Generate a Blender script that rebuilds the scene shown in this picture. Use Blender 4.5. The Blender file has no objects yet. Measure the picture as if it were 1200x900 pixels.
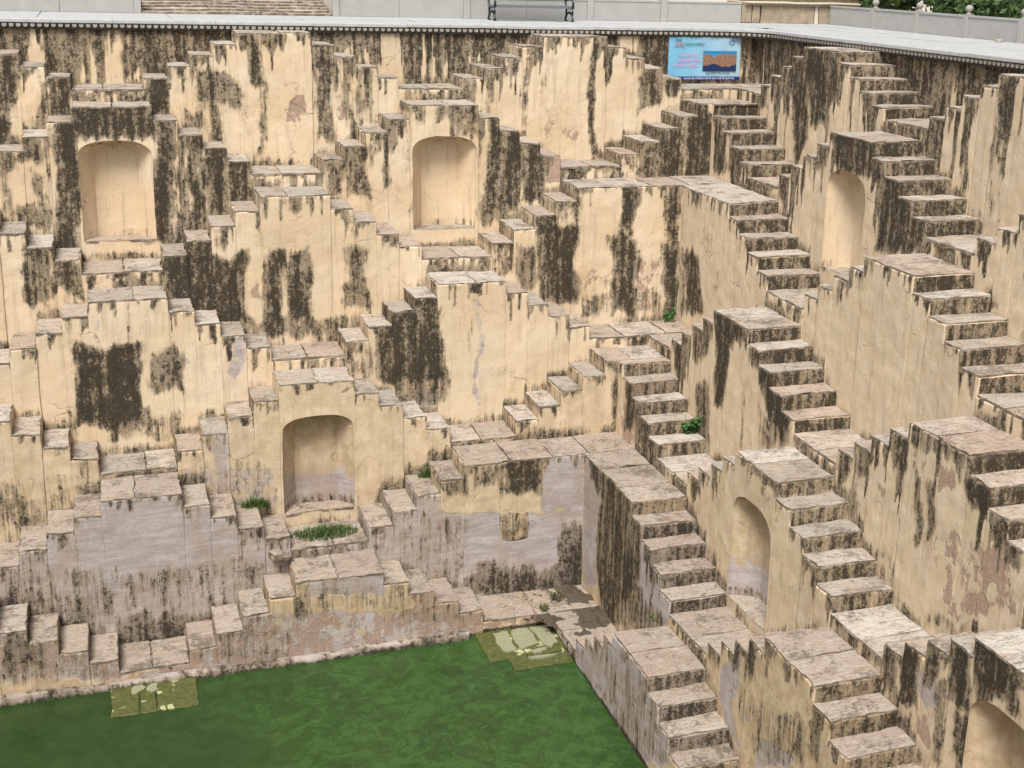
import bpy, math, random
import numpy as np
from mathutils import Matrix, Vector
random.seed(7); RNG = np.random.RandomState(7)
SC = bpy.context.scene; COL = SC.collection

# ------------------------------------------------------------------ camera, sky, sun, exposure
cam = bpy.data.objects.new('camera', bpy.data.cameras.new('camera')); COL.objects.link(cam); SC.camera = cam
RV = Vector((0.94154321, -0.33564033, 0.02901649)); UV = Vector((0.06497868, 0.26543955, 0.96193535)); FV = Vector((0.33056642, 0.90381824, -0.27173227))
M = Matrix.Identity(4)
for i in range(3): M[i][0], M[i][1], M[i][2] = RV[i], UV[i], -FV[i]
M.translation = Vector((-0.17781, -24.47677, 1.17136)); cam.matrix_world = M
cam.data.sensor_width = 36; cam.data.lens = 1567.3465/1200*36
cam.data.shift_x = -88.224/1200; cam.data.shift_y = -45.266/1200
cam.data.clip_start = 0.1; cam.data.clip_end = 3000

W = bpy.data.worlds.new('World'); SC.world = W; W.use_nodes = True
wn = W.node_tree.nodes; bg = wn['Background']; sky = wn.new('ShaderNodeTexSky'); sky.sky_type = 'NISHITA'; sky.sun_disc = False
SUN_EL, SUN_AZ = 55, 212         # azimuth clockwise from +Y
sky.sun_elevation = math.radians(SUN_EL); sky.sun_rotation = math.radians(SUN_AZ); sky.dust_density = 4; sky.air_density = 1.0
hsv = wn.new('ShaderNodeHueSaturation'); hsv.inputs['Saturation'].default_value = 0.25
W.node_tree.links.new(sky.outputs[0], hsv.inputs['Color']); W.node_tree.links.new(hsv.outputs[0], bg.inputs[0]); bg.inputs[1].default_value = 0.105
sl = bpy.data.lights.new('sun', 'SUN'); sl.energy = 2.4; sl.angle = math.radians(20); sl.color = (1, .96, .9)
sun = bpy.data.objects.new('sun', sl); COL.objects.link(sun)
a, e = math.radians(SUN_AZ), math.radians(SUN_EL)
sun.rotation_euler = Vector((math.sin(a)*math.cos(e), math.cos(a)*math.cos(e), math.sin(e))).to_track_quat('Z', 'Y').to_euler()
SC.view_settings.view_transform = 'Standard'; SC.view_settings.look = 'None'; SC.view_settings.gamma = 1
SC.view_settings.exposure = 0.66
try: SC.cycles.use_denoising = True
except Exception: pass

# ------------------------------------------------------------------ numpy noise
def _h(ix, iy, iz, s):
    n = (ix*374761393 + iy*668265263 + iz*2147483647 + s*1274126177) & 0xffffffff
    n = ((n ^ (n >> 13))*1274126177) & 0xffffffff
    n = ((n ^ (n >> 16))*2246822519) & 0xffffffff
    return ((n ^ (n >> 15)) & 0xffff)/65535.0
def noise(P, f=1.0, s=0):
    P = np.asarray(P, float)*f; I = np.floor(P).astype(np.int64); F = P-I; F = F*F*(3-2*F); r = 0
    for dx in (0, 1):
        for dy in (0, 1):
            for dz in (0, 1):
                w = np.where(dx, F[:, 0], 1-F[:, 0])*np.where(dy, F[:, 1], 1-F[:, 1])*np.where(dz, F[:, 2], 1-F[:, 2])
                r = r + w*_h(I[:, 0]+dx, I[:, 1]+dy, I[:, 2]+dz, s)
    return r*2-1
def wob(P):
    """one displacement field for all masonry, so butting faces move together"""
    P = np.asarray(P, float)
    return np.stack([noise(P, 1.3, i)*.013 + noise(P, 6, i+5)*.007 + noise(P, 17, i+9)*.003 for i in range(3)], 1)
def sstep(x, a, b):
    t = np.clip((x-a)/(b-a), 0, 1); return t*t*(3-2*t)
def poly_sd(pts, S, Z):
    """signed distance (inside positive) from points to polygon"""
    pts = np.array(pts, float); n = len(pts); d = np.full(S.shape, 1e9); ins = np.zeros(S.shape, bool)
    for i in range(n):
        a, b = pts[i], pts[(i+1) % n]; e = b-a; wx, wz = S-a[0], Z-a[1]
        t = np.clip((wx*e[0]+wz*e[1])/max(e@e, 1e-9), 0, 1); d = np.minimum(d, np.hypot(wx-t*e[0], wz-t*e[1]))
        c = ((a[1] > Z) != (b[1] > Z)); xx = a[0]+(Z-a[1])/(b[1]-a[1] if abs(b[1]-a[1]) > 1e-9 else 1e-9)*e[0]
        ins ^= c & (S < xx)
    return np.where(ins, d, -d)

# ------------------------------------------------------------------ mesh / object helpers
def mk_mesh(name, V, F, attr=None, mats=(), smooth=False, midx=None):
    V = np.asarray(V, float); me = bpy.data.meshes.new(name)
    me.vertices.add(len(V)); me.vertices.foreach_set('co', V.ravel())
    F = [tuple(int(i) for i in f) for f in F] if not isinstance(F, np.ndarray) else F
    if isinstance(F, np.ndarray):
        lt = np.full(len(F), F.shape[1]); fl = F.ravel()
    else:
        lt = np.array([len(f) for f in F]); fl = np.array([i for f in F for i in f])
    me.loops.add(len(fl)); me.loops.foreach_set('vertex_index', fl.astype(np.int32))
    me.polygons.add(len(lt)); me.polygons.foreach_set('loop_start', np.concatenate([[0], np.cumsum(lt)[:-1]]).astype(np.int32)); me.polygons.foreach_set('loop_total', lt.astype(np.int32))
    for m in mats: me.materials.append(m)
    if midx is not None: me.polygons.foreach_set('material_index', np.array(midx, np.int32))
    me.update(calc_edges=True); me.validate()
    me.polygons.foreach_set('use_smooth', np.full(len(me.polygons), bool(smooth)))
    if attr is not None:
        ca = me.color_attributes.new('stain', 'FLOAT_COLOR', 'POINT'); ca.data.foreach_set('color', np.asarray(attr, float).ravel())
    return me
def wpos(o):
    p = Vector(o.location)
    while o.parent: o = o.parent; p += Vector(o.location)
    return p
def obj(name, V, F, mat, parent=None, org=None, attr=None, smooth=False, midx=None):
    V = np.asarray(V, float)
    if org is None: org = (V[:, 0].mean(), V[:, 1].mean(), V[:, 2].min())
    org = Vector(org); mats = mat if isinstance(mat, (list, tuple)) else [mat]
    o = bpy.data.objects.new(name, mk_mesh(name, V-np.array(org), F, attr, mats, smooth, midx)); COL.objects.link(o)
    o.location = org - (wpos(parent) if parent else Vector((0, 0, 0)))
    if parent: o.parent = parent
    return o
def thing(name, label, cat, loc=(0, 0, 0), group=None):
    o = bpy.data.objects.new(name, None); COL.objects.link(o); o.location = loc; o.empty_display_size = .3
    return tag(o, label, cat, group)
def tag(o, label=None, cat=None, group=None, kind=None):
    if label: o['label'] = label
    if cat: o['category'] = cat
    if group: o['group'] = group
    if kind: o['kind'] = kind
    return o
def box(x0, x1, y0, y1, z0, z1):
    V = [(x0,y0,z0),(x1,y0,z0),(x1,y1,z0),(x0,y1,z0),(x0,y0,z1),(x1,y0,z1),(x1,y1,z1),(x0,y1,z1)]
    return V, [(0,3,2,1),(4,5,6,7),(0,1,5,4),(1,2,6,5),(2,3,7,6),(3,0,4,7)]
class MB:
    def __init__(s): s.V = []; s.F = []
    def add(s, V, F):
        n = len(s.V); s.V += [tuple(v) for v in V]; s.F += [tuple(i+n for i in f) for f in F]; return s
    def box(s, *a): return s.add(*box(*a))
    def tube(s, pts, r, n=8, caps=True):
        pts = [Vector(p) for p in pts]; rr = r if isinstance(r, (list, tuple)) else [r]*len(pts); V = []; F = []
        for i, p in enumerate(pts):
            d = (pts[min(i+1, len(pts)-1)]-pts[max(i-1, 0)]).normalized()
            u = d.cross(Vector((0, 0, 1)) if abs(d.z) < .9 else Vector((0, 1, 0))).normalized(); v = d.cross(u)
            V += [p+(u*math.cos(2*math.pi*k/n)+v*math.sin(2*math.pi*k/n))*rr[i] for k in range(n)]
        for i in range(len(pts)-1):
            F += [(i*n+k, i*n+(k+1) % n, (i+1)*n+(k+1) % n, (i+1)*n+k) for k in range(n)]
        if caps: F += [tuple(range(n))[::-1], tuple((len(pts)-1)*n+k for k in range(n))]
        return s.add(V, F)
    def lathe(s, prof, c, n=12):
        V = [(c[0]+r*math.cos(2*math.pi*k/n), c[1]+r*math.sin(2*math.pi*k/n), c[2]+z) for r, z in prof for k in range(n)]
        F = [(i*n+k, i*n+(k+1) % n, (i+1)*n+(k+1) % n, (i+1)*n+k) for i in range(len(prof)-1) for k in range(n)]
        return s.add(V, F)
    def build(s, name, mat, parent=None, org=None, smooth=False): return obj(name, s.V, s.F, mat, parent, org, smooth=smooth)

def lat(a, b, res, fine=()):
    """lattice coordinates from a to b, with extra lines near the named ends"""
    n = max(1, int(round((b-a)/res))); x = list(np.linspace(a, b, n+1))
    if 'a' in fine: x += [a+.012, a+.03]
    if 'b' in fine: x += [b-.012, b-.03]
    x = sorted(x); out = [x[0]]
    for v in x[1:]:
        if v-out[-1] > .006: out.append(v)
    out[-1] = b
    return np.array(out)
def rbox(X, Y, Z, rad=.015, faces='f t l r', flags=False):
    """rounded lattice box shell in local (s,v,z) coordinates -> verts, quads, raw lattice coords"""
    nx, ny, nz = len(X), len(Y), len(Z); idx = -np.ones((nx, ny, nz), np.int64); raw = []; Fc = []
    def vid(i, j, k):
        if idx[i, j, k] < 0: idx[i, j, k] = len(raw); raw.append((X[i], Y[j], Z[k]))
        return idx[i, j, k]
    def grid(fn, n, m):
        for a_ in range(n-1):
            for b_ in range(m-1): Fc.append((fn(a_, b_), fn(a_+1, b_), fn(a_+1, b_+1), fn(a_, b_+1)))
    if 'f' in faces: grid(lambda a_, b_: vid(a_, 0, b_), nx, nz)
    if 'l' in faces: grid(lambda a_, b_: vid(0, ny-1-a_, b_), ny, nz)
    if 'r' in faces: grid(lambda a_, b_: vid(nx-1, a_, b_), ny, nz)
    if 't' in faces: grid(lambda a_, b_: vid(a_, b_, nz-1), nx, ny)
    if 'b' in faces: grid(lambda a_, b_: vid(a_, ny-1-b_, 0), nx, ny)
    if 'k' in faces: grid(lambda a_, b_: vid(nx-1-a_, ny-1, b_), nx, nz)
    R = np.array(raw); P = R.copy()
    lo = np.array([X[0]+rad, Y[0]+rad, Z[0]+(rad if 'b' in faces else -9)]); hi = np.array([X[-1]-rad, (Y[-1]-rad) if 'k' in faces else Y[-1]+9, Z[-1]-rad])
    if 'l' not in faces: lo[0] = -1e9
    if 'r' not in faces: hi[0] = 1e9
    q = np.clip(P, lo, hi); d = P-q; n_ = (np.abs(d) > 1e-9).sum(1); L = np.linalg.norm(d, axis=1)
    m = n_ > 1; P[m] = q[m]+d[m]/L[m][:, None]*rad
    return P, np.array(Fc), R, m
PATCHES = [
 ("d","B",0,0.80,[(-1.71,-0.04),(-1.6,-0.04),(-1.64,-0.5),(-1.75,-0.5)]),
 ("d","B",0,1.14,[(-0.95,-0.06),(-0.79,-0.06),(-0.85,-0.86),(-1.01,-0.86)]),
 ("d","B",0,0.70,[(-0.49,-0.05),(-0.35,-0.05),(-0.41,-0.93),(-0.55,-0.93)]),
 ("d","B",0,0.80,[(-0.09,-0.05),(-0.01,-0.05),(-0.05,-0.63),(-0.13,-0.63)]),
 ("d","B",0,1.14,[(0.22,-0.05),(0.4,-0.04),(0.35,-0.93),(0.16,-0.93)]),
 ("d","B",0,0.70,[(0.54,-0.04),(0.61,-0.04),(0.57,-0.78),(0.5,-0.78)]),
 ("d","B",0,0.70,[(0.67,-0.04),(0.73,-0.04),(0.7,-0.63),(0.64,-0.63)]),
 ("d","B",0,1.14,[(1.08,-0.03),(1.37,-0.03),(1.33,-0.7),(1.04,-0.7)]),
 ("d","B",0,1.14,[(1.63,-0.03),(1.99,-0.02),(1.97,-0.47),(1.61,-0.47)]),
 ("d","B",0,0.70,[(0.81,-0.04),(0.9,-0.04),(0.86,-0.85),(0.77,-0.85)]),
 ("d","B",0,1.14,[(5.28,-0.04),(5.47,-0.04),(5.47,-1.05),(5.27,-1.05)]),
 ("d","B",0,0.80,[(5.7,-0.03),(5.78,-0.03),(5.78,-1.05),(5.7,-1.05)]),
 ("d","B",0,0.60,[(6.15,-0.03),(6.21,-0.03),(6.22,-0.6),(6.15,-0.6)]),
 ("d","B",0,0.80,[(6.42,-0.02),(6.52,-0.02),(6.52,-1.05),(6.42,-1.05)]),
 ("d","B",0,1.14,[(9.35,-0.02),(10.7,-0.0),(10.75,-0.91),(9.38,-0.92)]),
 ("o","B",0,1.00,[(9.6,-0.05),(10.0,-0.04),(10.02,-0.44),(9.62,-0.45)]),
 ("d","B",0,1.14,[(12.89,-0.04),(13.38,-0.04),(13.46,-1.0),(12.96,-1.0)]),
 ("d","B",0,0.70,[(12.28,-0.82),(12.95,-0.82),(12.96,-1.05),(12.29,-1.05)]),
 ("d","B",0,0.60,[(12.24,-0.22),(12.47,-0.22),(12.49,-0.56),(12.26,-0.57)]),
 ("d","B",1,1.14,[(-1.77,-0.49),(-1.44,-0.49),(-1.55,-1.92),(-1.89,-1.91)]),
 ("d","B",1,0.70,[(-1.45,-0.69),(-1.06,-0.69),(-1.07,-0.88),(-1.47,-0.88)]),
 ("d","B",1,0.90,[(-1.18,-0.92),(-1.02,-0.92),(-1.1,-1.92),(-1.26,-1.92)]),
 ("d","B",1,1.14,[(-1.01,-0.83),(-0.67,-0.82),(-0.73,-1.71),(-1.08,-1.71)]),
 ("d","B",1,1.14,[(0.56,-0.88),(0.98,-0.88),(0.94,-1.58),(0.52,-1.58)]),
 ("d","B",1,0.55,[(0.96,-0.68),(1.49,-0.68),(1.48,-0.85),(0.96,-0.85)]),
 ("d","B",1,0.80,[(1.5,-0.76),(2.08,-0.76),(2.05,-1.37),(1.47,-1.36)]),
 ("d","B",1,0.75,[(1.17,-1.36),(1.53,-1.36),(1.51,-1.81),(1.15,-1.81)]),
 ("d","B",1,0.90,[(1.53,-1.29),(1.76,-1.29),(1.73,-2.04),(1.5,-2.03)]),
 ("d","B",1,1.14,[(2.36,-0.13),(2.54,-0.13),(2.51,-1.0),(2.33,-1.0)]),
 ("d","B",1,0.80,[(2.42,-1.0),(2.54,-1.0),(2.49,-2.2),(2.37,-2.2)]),
 ("d","B",1,0.90,[(3.48,-0.31),(3.8,-0.31),(3.76,-2.07),(3.43,-2.06)]),
 ("d","B",1,0.60,[(3.81,-0.4),(3.93,-0.4),(3.92,-1.15),(3.79,-1.15)]),
 ("d","B",1,0.85,[(3.97,-0.67),(4.14,-0.67),(4.11,-2.07),(3.94,-2.07)]),
 ("d","B",1,0.60,[(4.17,-0.79),(4.57,-0.79),(4.56,-1.77),(4.15,-1.76)]),
 ("k","B",1,0.80,[(2.93,-1.18),(3.34,-1.18),(3.32,-1.69),(2.91,-1.69)]),
 ("k","B",1,0.60,[(2.15,-1.35),(2.35,-1.35),(2.33,-1.62),(2.14,-1.62)]),
 ("k","B",1,0.70,[(3.79,-1.36),(4.04,-1.36),(4.03,-1.76),(3.78,-1.76)]),
 ("k","B",1,0.60,[(7.98,-1.68),(8.5,-1.68),(8.51,-2.08),(7.99,-2.07)]),
 ("d","B",1,1.14,[(8.66,-0.14),(8.8,-0.14),(8.88,-2.35),(8.73,-2.34)]),
 ("d","B",1,0.80,[(6.57,-0.87),(6.69,-0.87),(6.69,-1.51),(6.58,-1.51)]),
 ("d","B",1,0.80,[(7.33,-0.53),(7.43,-0.53),(7.45,-1.8),(7.35,-1.8)]),
 ("d","B",1,0.60,[(7.73,-0.34),(7.82,-0.34),(7.85,-1.97),(7.77,-1.97)]),
 ("d","B",1,0.90,[(9.69,-0.48),(9.87,-0.48),(9.92,-1.5),(9.74,-1.5)]),
 ("d","B",1,0.90,[(9.83,-0.68),(10.2,-0.67),(10.24,-1.47),(9.86,-1.46)]),
 ("d","B",1,1.14,[(10.21,-0.77),(10.61,-0.77),(10.63,-1.17),(10.23,-1.17)]),
 ("d","B",1,0.60,[(6.79,-0.69),(7.02,-0.69),(7.02,-0.87),(6.79,-0.87)]),
 ("d","B",2,1.14,[(-0.65,-1.3),(0.61,-1.31),(0.58,-1.8),(-0.68,-1.78)]),
 ("d","B",2,1.14,[(0.6,-1.52),(0.96,-1.52),(0.85,-3.58),(0.48,-3.57)]),
 ("d","B",2,1.14,[(0.97,-1.76),(1.11,-1.76),(1.02,-3.44),(0.88,-3.44)]),
 ("d","B",2,1.14,[(1.19,-1.77),(1.38,-1.77),(1.31,-3.38),(1.11,-3.37)]),
 ("d","B",2,1.14,[(1.39,-2.0),(1.78,-2.01),(1.73,-3.24),(1.33,-3.23)]),
 ("d","B",2,1.14,[(1.78,-2.24),(2.21,-2.25),(2.19,-2.96),(1.75,-2.95)]),
 ("o","B",2,0.80,[(0.94,-2.12),(0.99,-2.12),(0.94,-3.22),(0.88,-3.21)]),
 ("d","B",2,0.90,[(0.89,-3.07),(1.38,-3.08),(1.35,-3.68),(0.86,-3.66)]),
 ("d","B",2,1.14,[(-0.93,-1.46),(-0.54,-1.46),(-0.69,-3.59),(-1.09,-3.58)]),
 ("d","B",2,0.90,[(-1.03,-1.39),(-0.93,-1.39),(-0.97,-2.02),(-1.08,-2.01)]),
 ("d","B",2,0.90,[(-1.39,-1.73),(-1.04,-1.74),(-1.07,-2.15),(-1.42,-2.15)]),
 ("d","B",2,0.80,[(-1.28,-2.29),(-1.09,-2.29),(-1.15,-3.21),(-1.35,-3.21)]),
 ("d","B",2,0.90,[(-1.77,-1.95),(-1.45,-1.95),(-1.47,-2.28),(-1.79,-2.28)]),
 ("d","B",2,0.70,[(-1.79,-2.28),(-1.61,-2.28),(-1.69,-3.19),(-1.87,-3.19)]),
 ("d","B",2,0.70,[(-1.71,-2.84),(-1.06,-2.86),(-1.09,-3.29),(-1.75,-3.26)]),
 ("o","B",2,0.70,[(-1.03,-1.6),(-0.94,-1.6),(-1.04,-2.86),(-1.13,-2.86)]),
 ("d","B",2,1.14,[(5.86,-1.29),(5.96,-1.3),(5.96,-1.83),(5.87,-1.83)]),
 ("d","B",2,0.70,[(5.06,-1.3),(5.15,-1.31),(5.15,-1.52),(5.05,-1.52)]),
 ("d","B",2,0.60,[(5.46,-1.31),(5.55,-1.31),(5.55,-1.52),(5.46,-1.52)]),
 ("d","B",2,0.90,[(4.5,-1.66),(4.62,-1.66),(4.61,-2.76),(4.49,-2.75)]),
 ("d","B",2,0.60,[(4.93,-1.44),(5.01,-1.44),(5.0,-3.36),(4.92,-3.35)]),
 ("d","B",2,0.90,[(3.83,-1.98),(4.22,-1.99),(4.21,-2.94),(3.81,-2.93)]),
 ("d","B",2,0.70,[(3.44,-2.27),(3.81,-2.28),(3.8,-2.78),(3.43,-2.77)]),
 ("d","B",2,0.70,[(4.26,-1.78),(4.35,-1.78),(4.34,-2.41),(4.25,-2.41)]),
 ("d","B",2,1.14,[(6.31,-1.53),(6.6,-1.53),(6.62,-3.25),(6.32,-3.24)]),
 ("d","B",2,1.14,[(6.6,-1.73),(7.05,-1.73),(7.08,-3.19),(6.62,-3.17)]),
 ("d","B",2,1.14,[(7.09,-2.0),(7.45,-2.01),(7.47,-3.04),(7.11,-3.03)]),
 ("d","B",2,0.70,[(6.22,-2.85),(6.87,-2.86),(6.88,-3.46),(6.23,-3.43)]),
 ("k","B",2,0.90,[(7.46,-2.23),(7.86,-2.23),(7.87,-2.75),(7.47,-2.74)]),
 ("k","B",2,0.60,[(7.26,-2.48),(7.43,-2.48),(7.44,-2.96),(7.27,-2.95)]),
 ("d","B",2,0.90,[(9.28,-1.99),(9.88,-1.99),(9.91,-2.63),(9.31,-2.62)]),
 ("d","B",2,1.14,[(9.72,-1.72),(10.25,-1.72),(10.3,-2.64),(9.77,-2.63)]),
 ("d","B",2,1.14,[(10.23,-1.27),(10.87,-1.28),(10.95,-2.66),(10.3,-2.64)]),
 ("d","B",2,0.60,[(8.98,-2.22),(9.31,-2.23),(9.32,-2.49),(8.99,-2.48)]),
 ("d","B",3,1.14,[(2.3,-2.67),(2.41,-2.67),(2.4,-3.03),(2.29,-3.03)]),
 ("d","B",3,0.90,[(2.66,-2.68),(2.85,-2.68),(2.84,-2.9),(2.66,-2.89)]),
 ("d","B",3,1.14,[(0.61,-3.48),(1.04,-3.5),(1.01,-4.05),(0.58,-4.02)]),
 ("d","B",3,1.14,[(0.72,-3.53),(1.9,-3.58),(1.85,-4.91),(0.65,-4.83)]),
 ("d","B",3,1.14,[(2.24,-3.61),(2.56,-3.62),(2.52,-5.12),(2.19,-5.09)]),
 ("d","B",3,0.95,[(2.65,-3.56),(3.05,-3.58),(3.02,-4.83),(2.61,-4.8)]),
 ("d","B",3,0.80,[(3.6,-3.6),(4.02,-3.62),(4.0,-4.73),(3.58,-4.71)]),
 ("d","B",3,0.65,[(1.86,-4.71),(4.0,-4.84),(3.99,-5.21),(1.84,-5.07)]),
 ("d","B",3,0.90,[(-1.46,-3.16),(-1.04,-3.17),(-1.12,-4.29),(-1.55,-4.27)]),
 ("d","B",3,0.90,[(-1.08,-3.38),(-0.63,-3.4),(-0.68,-4.17),(-1.13,-4.15)]),
 ("d","B",3,0.60,[(0.96,-3.18),(1.37,-3.19),(1.35,-3.55),(0.95,-3.54)]),
 ("d","B",3,0.60,[(1.45,-3.03),(1.61,-3.03),(1.59,-3.42),(1.43,-3.41)]),
 ("k","B",3,1.00,[(2.04,-4.1),(2.19,-4.11),(2.18,-4.4),(2.03,-4.39)]),
 ("d","B",3,1.14,[(7.1,-3.31),(7.82,-3.34),(7.86,-4.8),(7.13,-4.75)]),
 ("d","B",3,0.75,[(6.66,-3.62),(7.11,-3.64),(7.13,-4.51),(6.67,-4.49)]),
 ("d","B",3,0.60,[(6.22,-3.68),(6.69,-3.7),(6.7,-4.17),(6.22,-4.15)]),
 ("d","B",3,1.14,[(8.62,-2.66),(8.93,-2.67),(8.96,-3.56),(8.66,-3.54)]),
 ("d","B",3,1.14,[(8.49,-3.6),(9.0,-3.62),(9.06,-5.11),(8.55,-5.08)]),
 ("d","B",3,1.14,[(9.52,-3.76),(9.9,-3.77),(9.98,-5.25),(9.59,-5.23)]),
 ("d","B",3,0.90,[(9.57,-2.64),(9.83,-2.64),(9.88,-3.75),(9.62,-3.74)]),
 ("d","B",3,0.60,[(7.99,-4.64),(8.53,-4.67),(8.55,-5.11),(8.0,-5.08)]),
 ("d","B",3,0.50,[(9.04,-4.61),(9.56,-4.64),(9.59,-5.18),(9.06,-5.14)]),
 ("k","B",3,0.60,[(8.98,-3.96),(9.53,-3.98),(9.58,-5.08),(9.03,-5.04)]),
 ("k","B",3,0.45,[(7.84,-4.07),(8.48,-4.1),(8.51,-4.91),(7.86,-4.88)]),
 ("d","B",3,0.60,[(7.68,-2.83),(7.87,-2.84),(7.89,-3.31),(7.69,-3.3)]),
 ("d","B",3,0.60,[(7.47,-2.95),(7.68,-2.96),(7.68,-3.19),(7.47,-3.19)]),
 ("d","B",4,1.14,[(-0.81,-4.8),(0.16,-4.87),(0.08,-6.22),(-0.9,-6.13)]),
 ("d","B",4,0.90,[(0.31,-4.88),(0.84,-4.91),(0.8,-5.62),(0.27,-5.58)]),
 ("d","B",4,0.55,[(-0.35,-5.89),(0.77,-5.98),(0.74,-6.5),(-0.38,-6.4)]),
 ("d","B",4,0.60,[(-1.04,-5.83),(-0.86,-5.85),(-0.89,-6.28),(-1.07,-6.26)]),
 ("d","B",4,0.70,[(0.05,-4.09),(0.11,-4.09),(0.07,-4.85),(0.0,-4.84)]),
 ("l","B",4,0.70,[(-0.51,-4.06),(-0.38,-4.06),(-0.43,-4.81),(-0.56,-4.8)]),
 ("l","B",4,0.60,[(1.56,-4.8),(1.81,-4.82),(1.76,-5.92),(1.52,-5.9)]),
 ("l","B",4,0.40,[(0.66,-4.28),(1.03,-4.3),(0.95,-5.85),(0.58,-5.82)]),
 ("d","B",4,0.50,[(-0.8,-4.3),(-0.73,-4.31),(-0.75,-4.72),(-0.83,-4.72)]),
 ("d","B",4,1.14,[(3.89,-4.52),(5.13,-4.6),(5.13,-5.89),(3.88,-5.79)]),
 ("d","B",4,0.70,[(4.23,-5.74),(5.13,-5.81),(5.13,-6.32),(4.22,-6.25)]),
 ("d","B",4,0.70,[(3.86,-4.8),(4.02,-4.81),(4.01,-5.8),(3.85,-5.79)]),
 ("d","B",4,0.45,[(3.42,-5.0),(3.86,-5.03),(3.85,-5.71),(3.41,-5.68)]),
 ("k","B",4,0.55,[(3.4,-4.97),(3.86,-5.0),(3.85,-5.63),(3.38,-5.6)]),
 ("l","B",4,0.62,[(5.67,-4.13),(5.82,-4.13),(5.84,-6.34),(5.69,-6.32)]),
 ("d","B",4,0.45,[(5.45,-4.13),(5.51,-4.13),(5.51,-5.45),(5.45,-5.44)]),
 ("d","B",4,0.45,[(5.57,-4.14),(5.61,-4.14),(5.62,-5.3),(5.57,-5.3)]),
 ("l","B",4,0.70,[(4.65,-5.93),(5.01,-5.95),(5.01,-6.31),(4.64,-6.28)]),
 ("d","B",4,0.40,[(6.78,-4.72),(6.84,-4.73),(6.85,-5.1),(6.78,-5.1)]),
 ("d","B",4,0.40,[(7.22,-4.86),(7.29,-4.86),(7.3,-5.26),(7.23,-5.25)]),
 ("d","B",4,0.40,[(7.44,-5.03),(7.5,-5.03),(7.51,-5.27),(7.44,-5.27)]),
 ("d","B",5,0.90,[(-1.36,-6.07),(-0.96,-6.1),(-0.97,-6.35),(-1.37,-6.31)]),
 ("d","B",5,0.50,[(-2.02,-6.78),(-1.29,-6.86),(-1.33,-7.35),(-2.06,-7.27)]),
 ("d","B",5,0.55,[(0.98,-6.13),(1.32,-6.16),(1.31,-6.45),(0.97,-6.42)]),
 ("k","B",5,0.40,[(1.01,-6.09),(1.33,-6.12),(1.31,-6.48),(0.99,-6.45)]),
 ("d","B",5,1.14,[(7.95,-5.44),(8.07,-5.45),(8.13,-6.98),(8.0,-6.97)]),
 ("l","B",5,0.70,[(1.13,-6.32),(1.42,-6.34),(1.38,-7.22),(1.09,-7.19)]),
 ("l","B",5,0.50,[(4.67,-6.35),(4.81,-6.36),(4.81,-6.97),(4.67,-6.96)]),
 ("d","B",5,0.50,[(4.67,-6.35),(4.73,-6.35),(4.73,-6.89),(4.67,-6.88)]),
 ("l","B",5,0.50,[(0.62,-6.63),(2.21,-6.79),(2.19,-7.61),(0.58,-7.43)]),
 ("l","B",6,1.00,[(-2.64,-6.68),(8.35,-7.94),(8.5,-11.29),(-2.89,-9.4)]),
 ("l","B",6,1.00,[(-2.69,-7.21),(8.38,-8.59),(8.5,-11.29),(-2.89,-9.4)]),
 ("l","B",6,0.90,[(6.45,-6.89),(7.37,-6.98),(7.4,-7.83),(6.47,-7.72)]),
 ("l","B",6,0.90,[(-0.55,-6.81),(1.69,-7.06),(1.67,-7.75),(-0.59,-7.47)]),
 ("l","B",6,0.80,[(3.57,-7.39),(5.28,-7.58),(5.28,-8.2),(3.56,-7.99)]),
 ("d","B",6,1.14,[(5.68,-6.84),(6.45,-6.92),(6.46,-7.35),(5.69,-7.26)]),
 ("d","B",6,0.60,[(5.1,-6.81),(5.71,-6.87),(5.71,-7.25),(5.1,-7.18)]),
 ("d","B",6,0.80,[(4.44,-6.96),(5.07,-7.03),(5.07,-7.23),(4.44,-7.16)]),
 ("d","B",6,0.70,[(5.28,-8.51),(7.27,-8.77),(7.29,-9.42),(5.29,-9.14)]),  # this and the following corner patches hold painted corner shadow besides growth
 ("d","B",6,0.95,[(5.43,-8.66),(7.36,-8.91),(7.38,-9.52),(5.44,-9.24)]),
 ("d","B",6,0.90,[(6.71,-8.25),(7.29,-8.32),(7.33,-9.51),(6.74,-9.43)]),
 ("d","B",6,0.70,[(4.99,-8.66),(5.88,-8.78),(5.89,-9.23),(4.99,-9.1)]),
 ("d","B",6,0.70,[(6.78,-7.91),(7.25,-7.97),(7.28,-8.93),(6.81,-8.87)]),
 ("d","B",6,0.90,[(-0.48,-8.7),(0.99,-8.91),(0.97,-9.43),(-0.51,-9.2)]),
 ("d","B",6,0.60,[(-2.06,-7.98),(-0.4,-8.2),(-0.43,-8.78),(-2.11,-8.53)]),
 ("d","B",6,0.42,[(0.38,-7.8),(2.06,-8.02),(2.04,-8.54),(0.35,-8.31)]),
 ("d","B",6,0.42,[(-2.04,-7.7),(-1.34,-7.79),(-1.37,-8.21),(-2.07,-8.11)]),
 ("d","B",6,0.40,[(4.7,-7.52),(5.28,-7.58),(5.28,-8.51),(4.7,-8.44)]),
 ("k","B",7,0.60,[(-2.66,-7.8),(7.12,-9.21),(7.17,-10.58),(-2.77,-8.93)]),
 ("l","B",7,0.85,[(2.34,-7.84),(3.59,-8.01),(3.58,-8.48),(2.32,-8.3)]),
 ("l","B",7,0.70,[(-1.36,-8.4),(-0.43,-8.54),(-0.47,-9.17),(-1.41,-9.02)]),
 ("d","B",7,0.70,[(-2.04,-8.26),(-1.36,-8.36),(-1.4,-8.95),(-2.08,-8.84)]),
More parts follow.
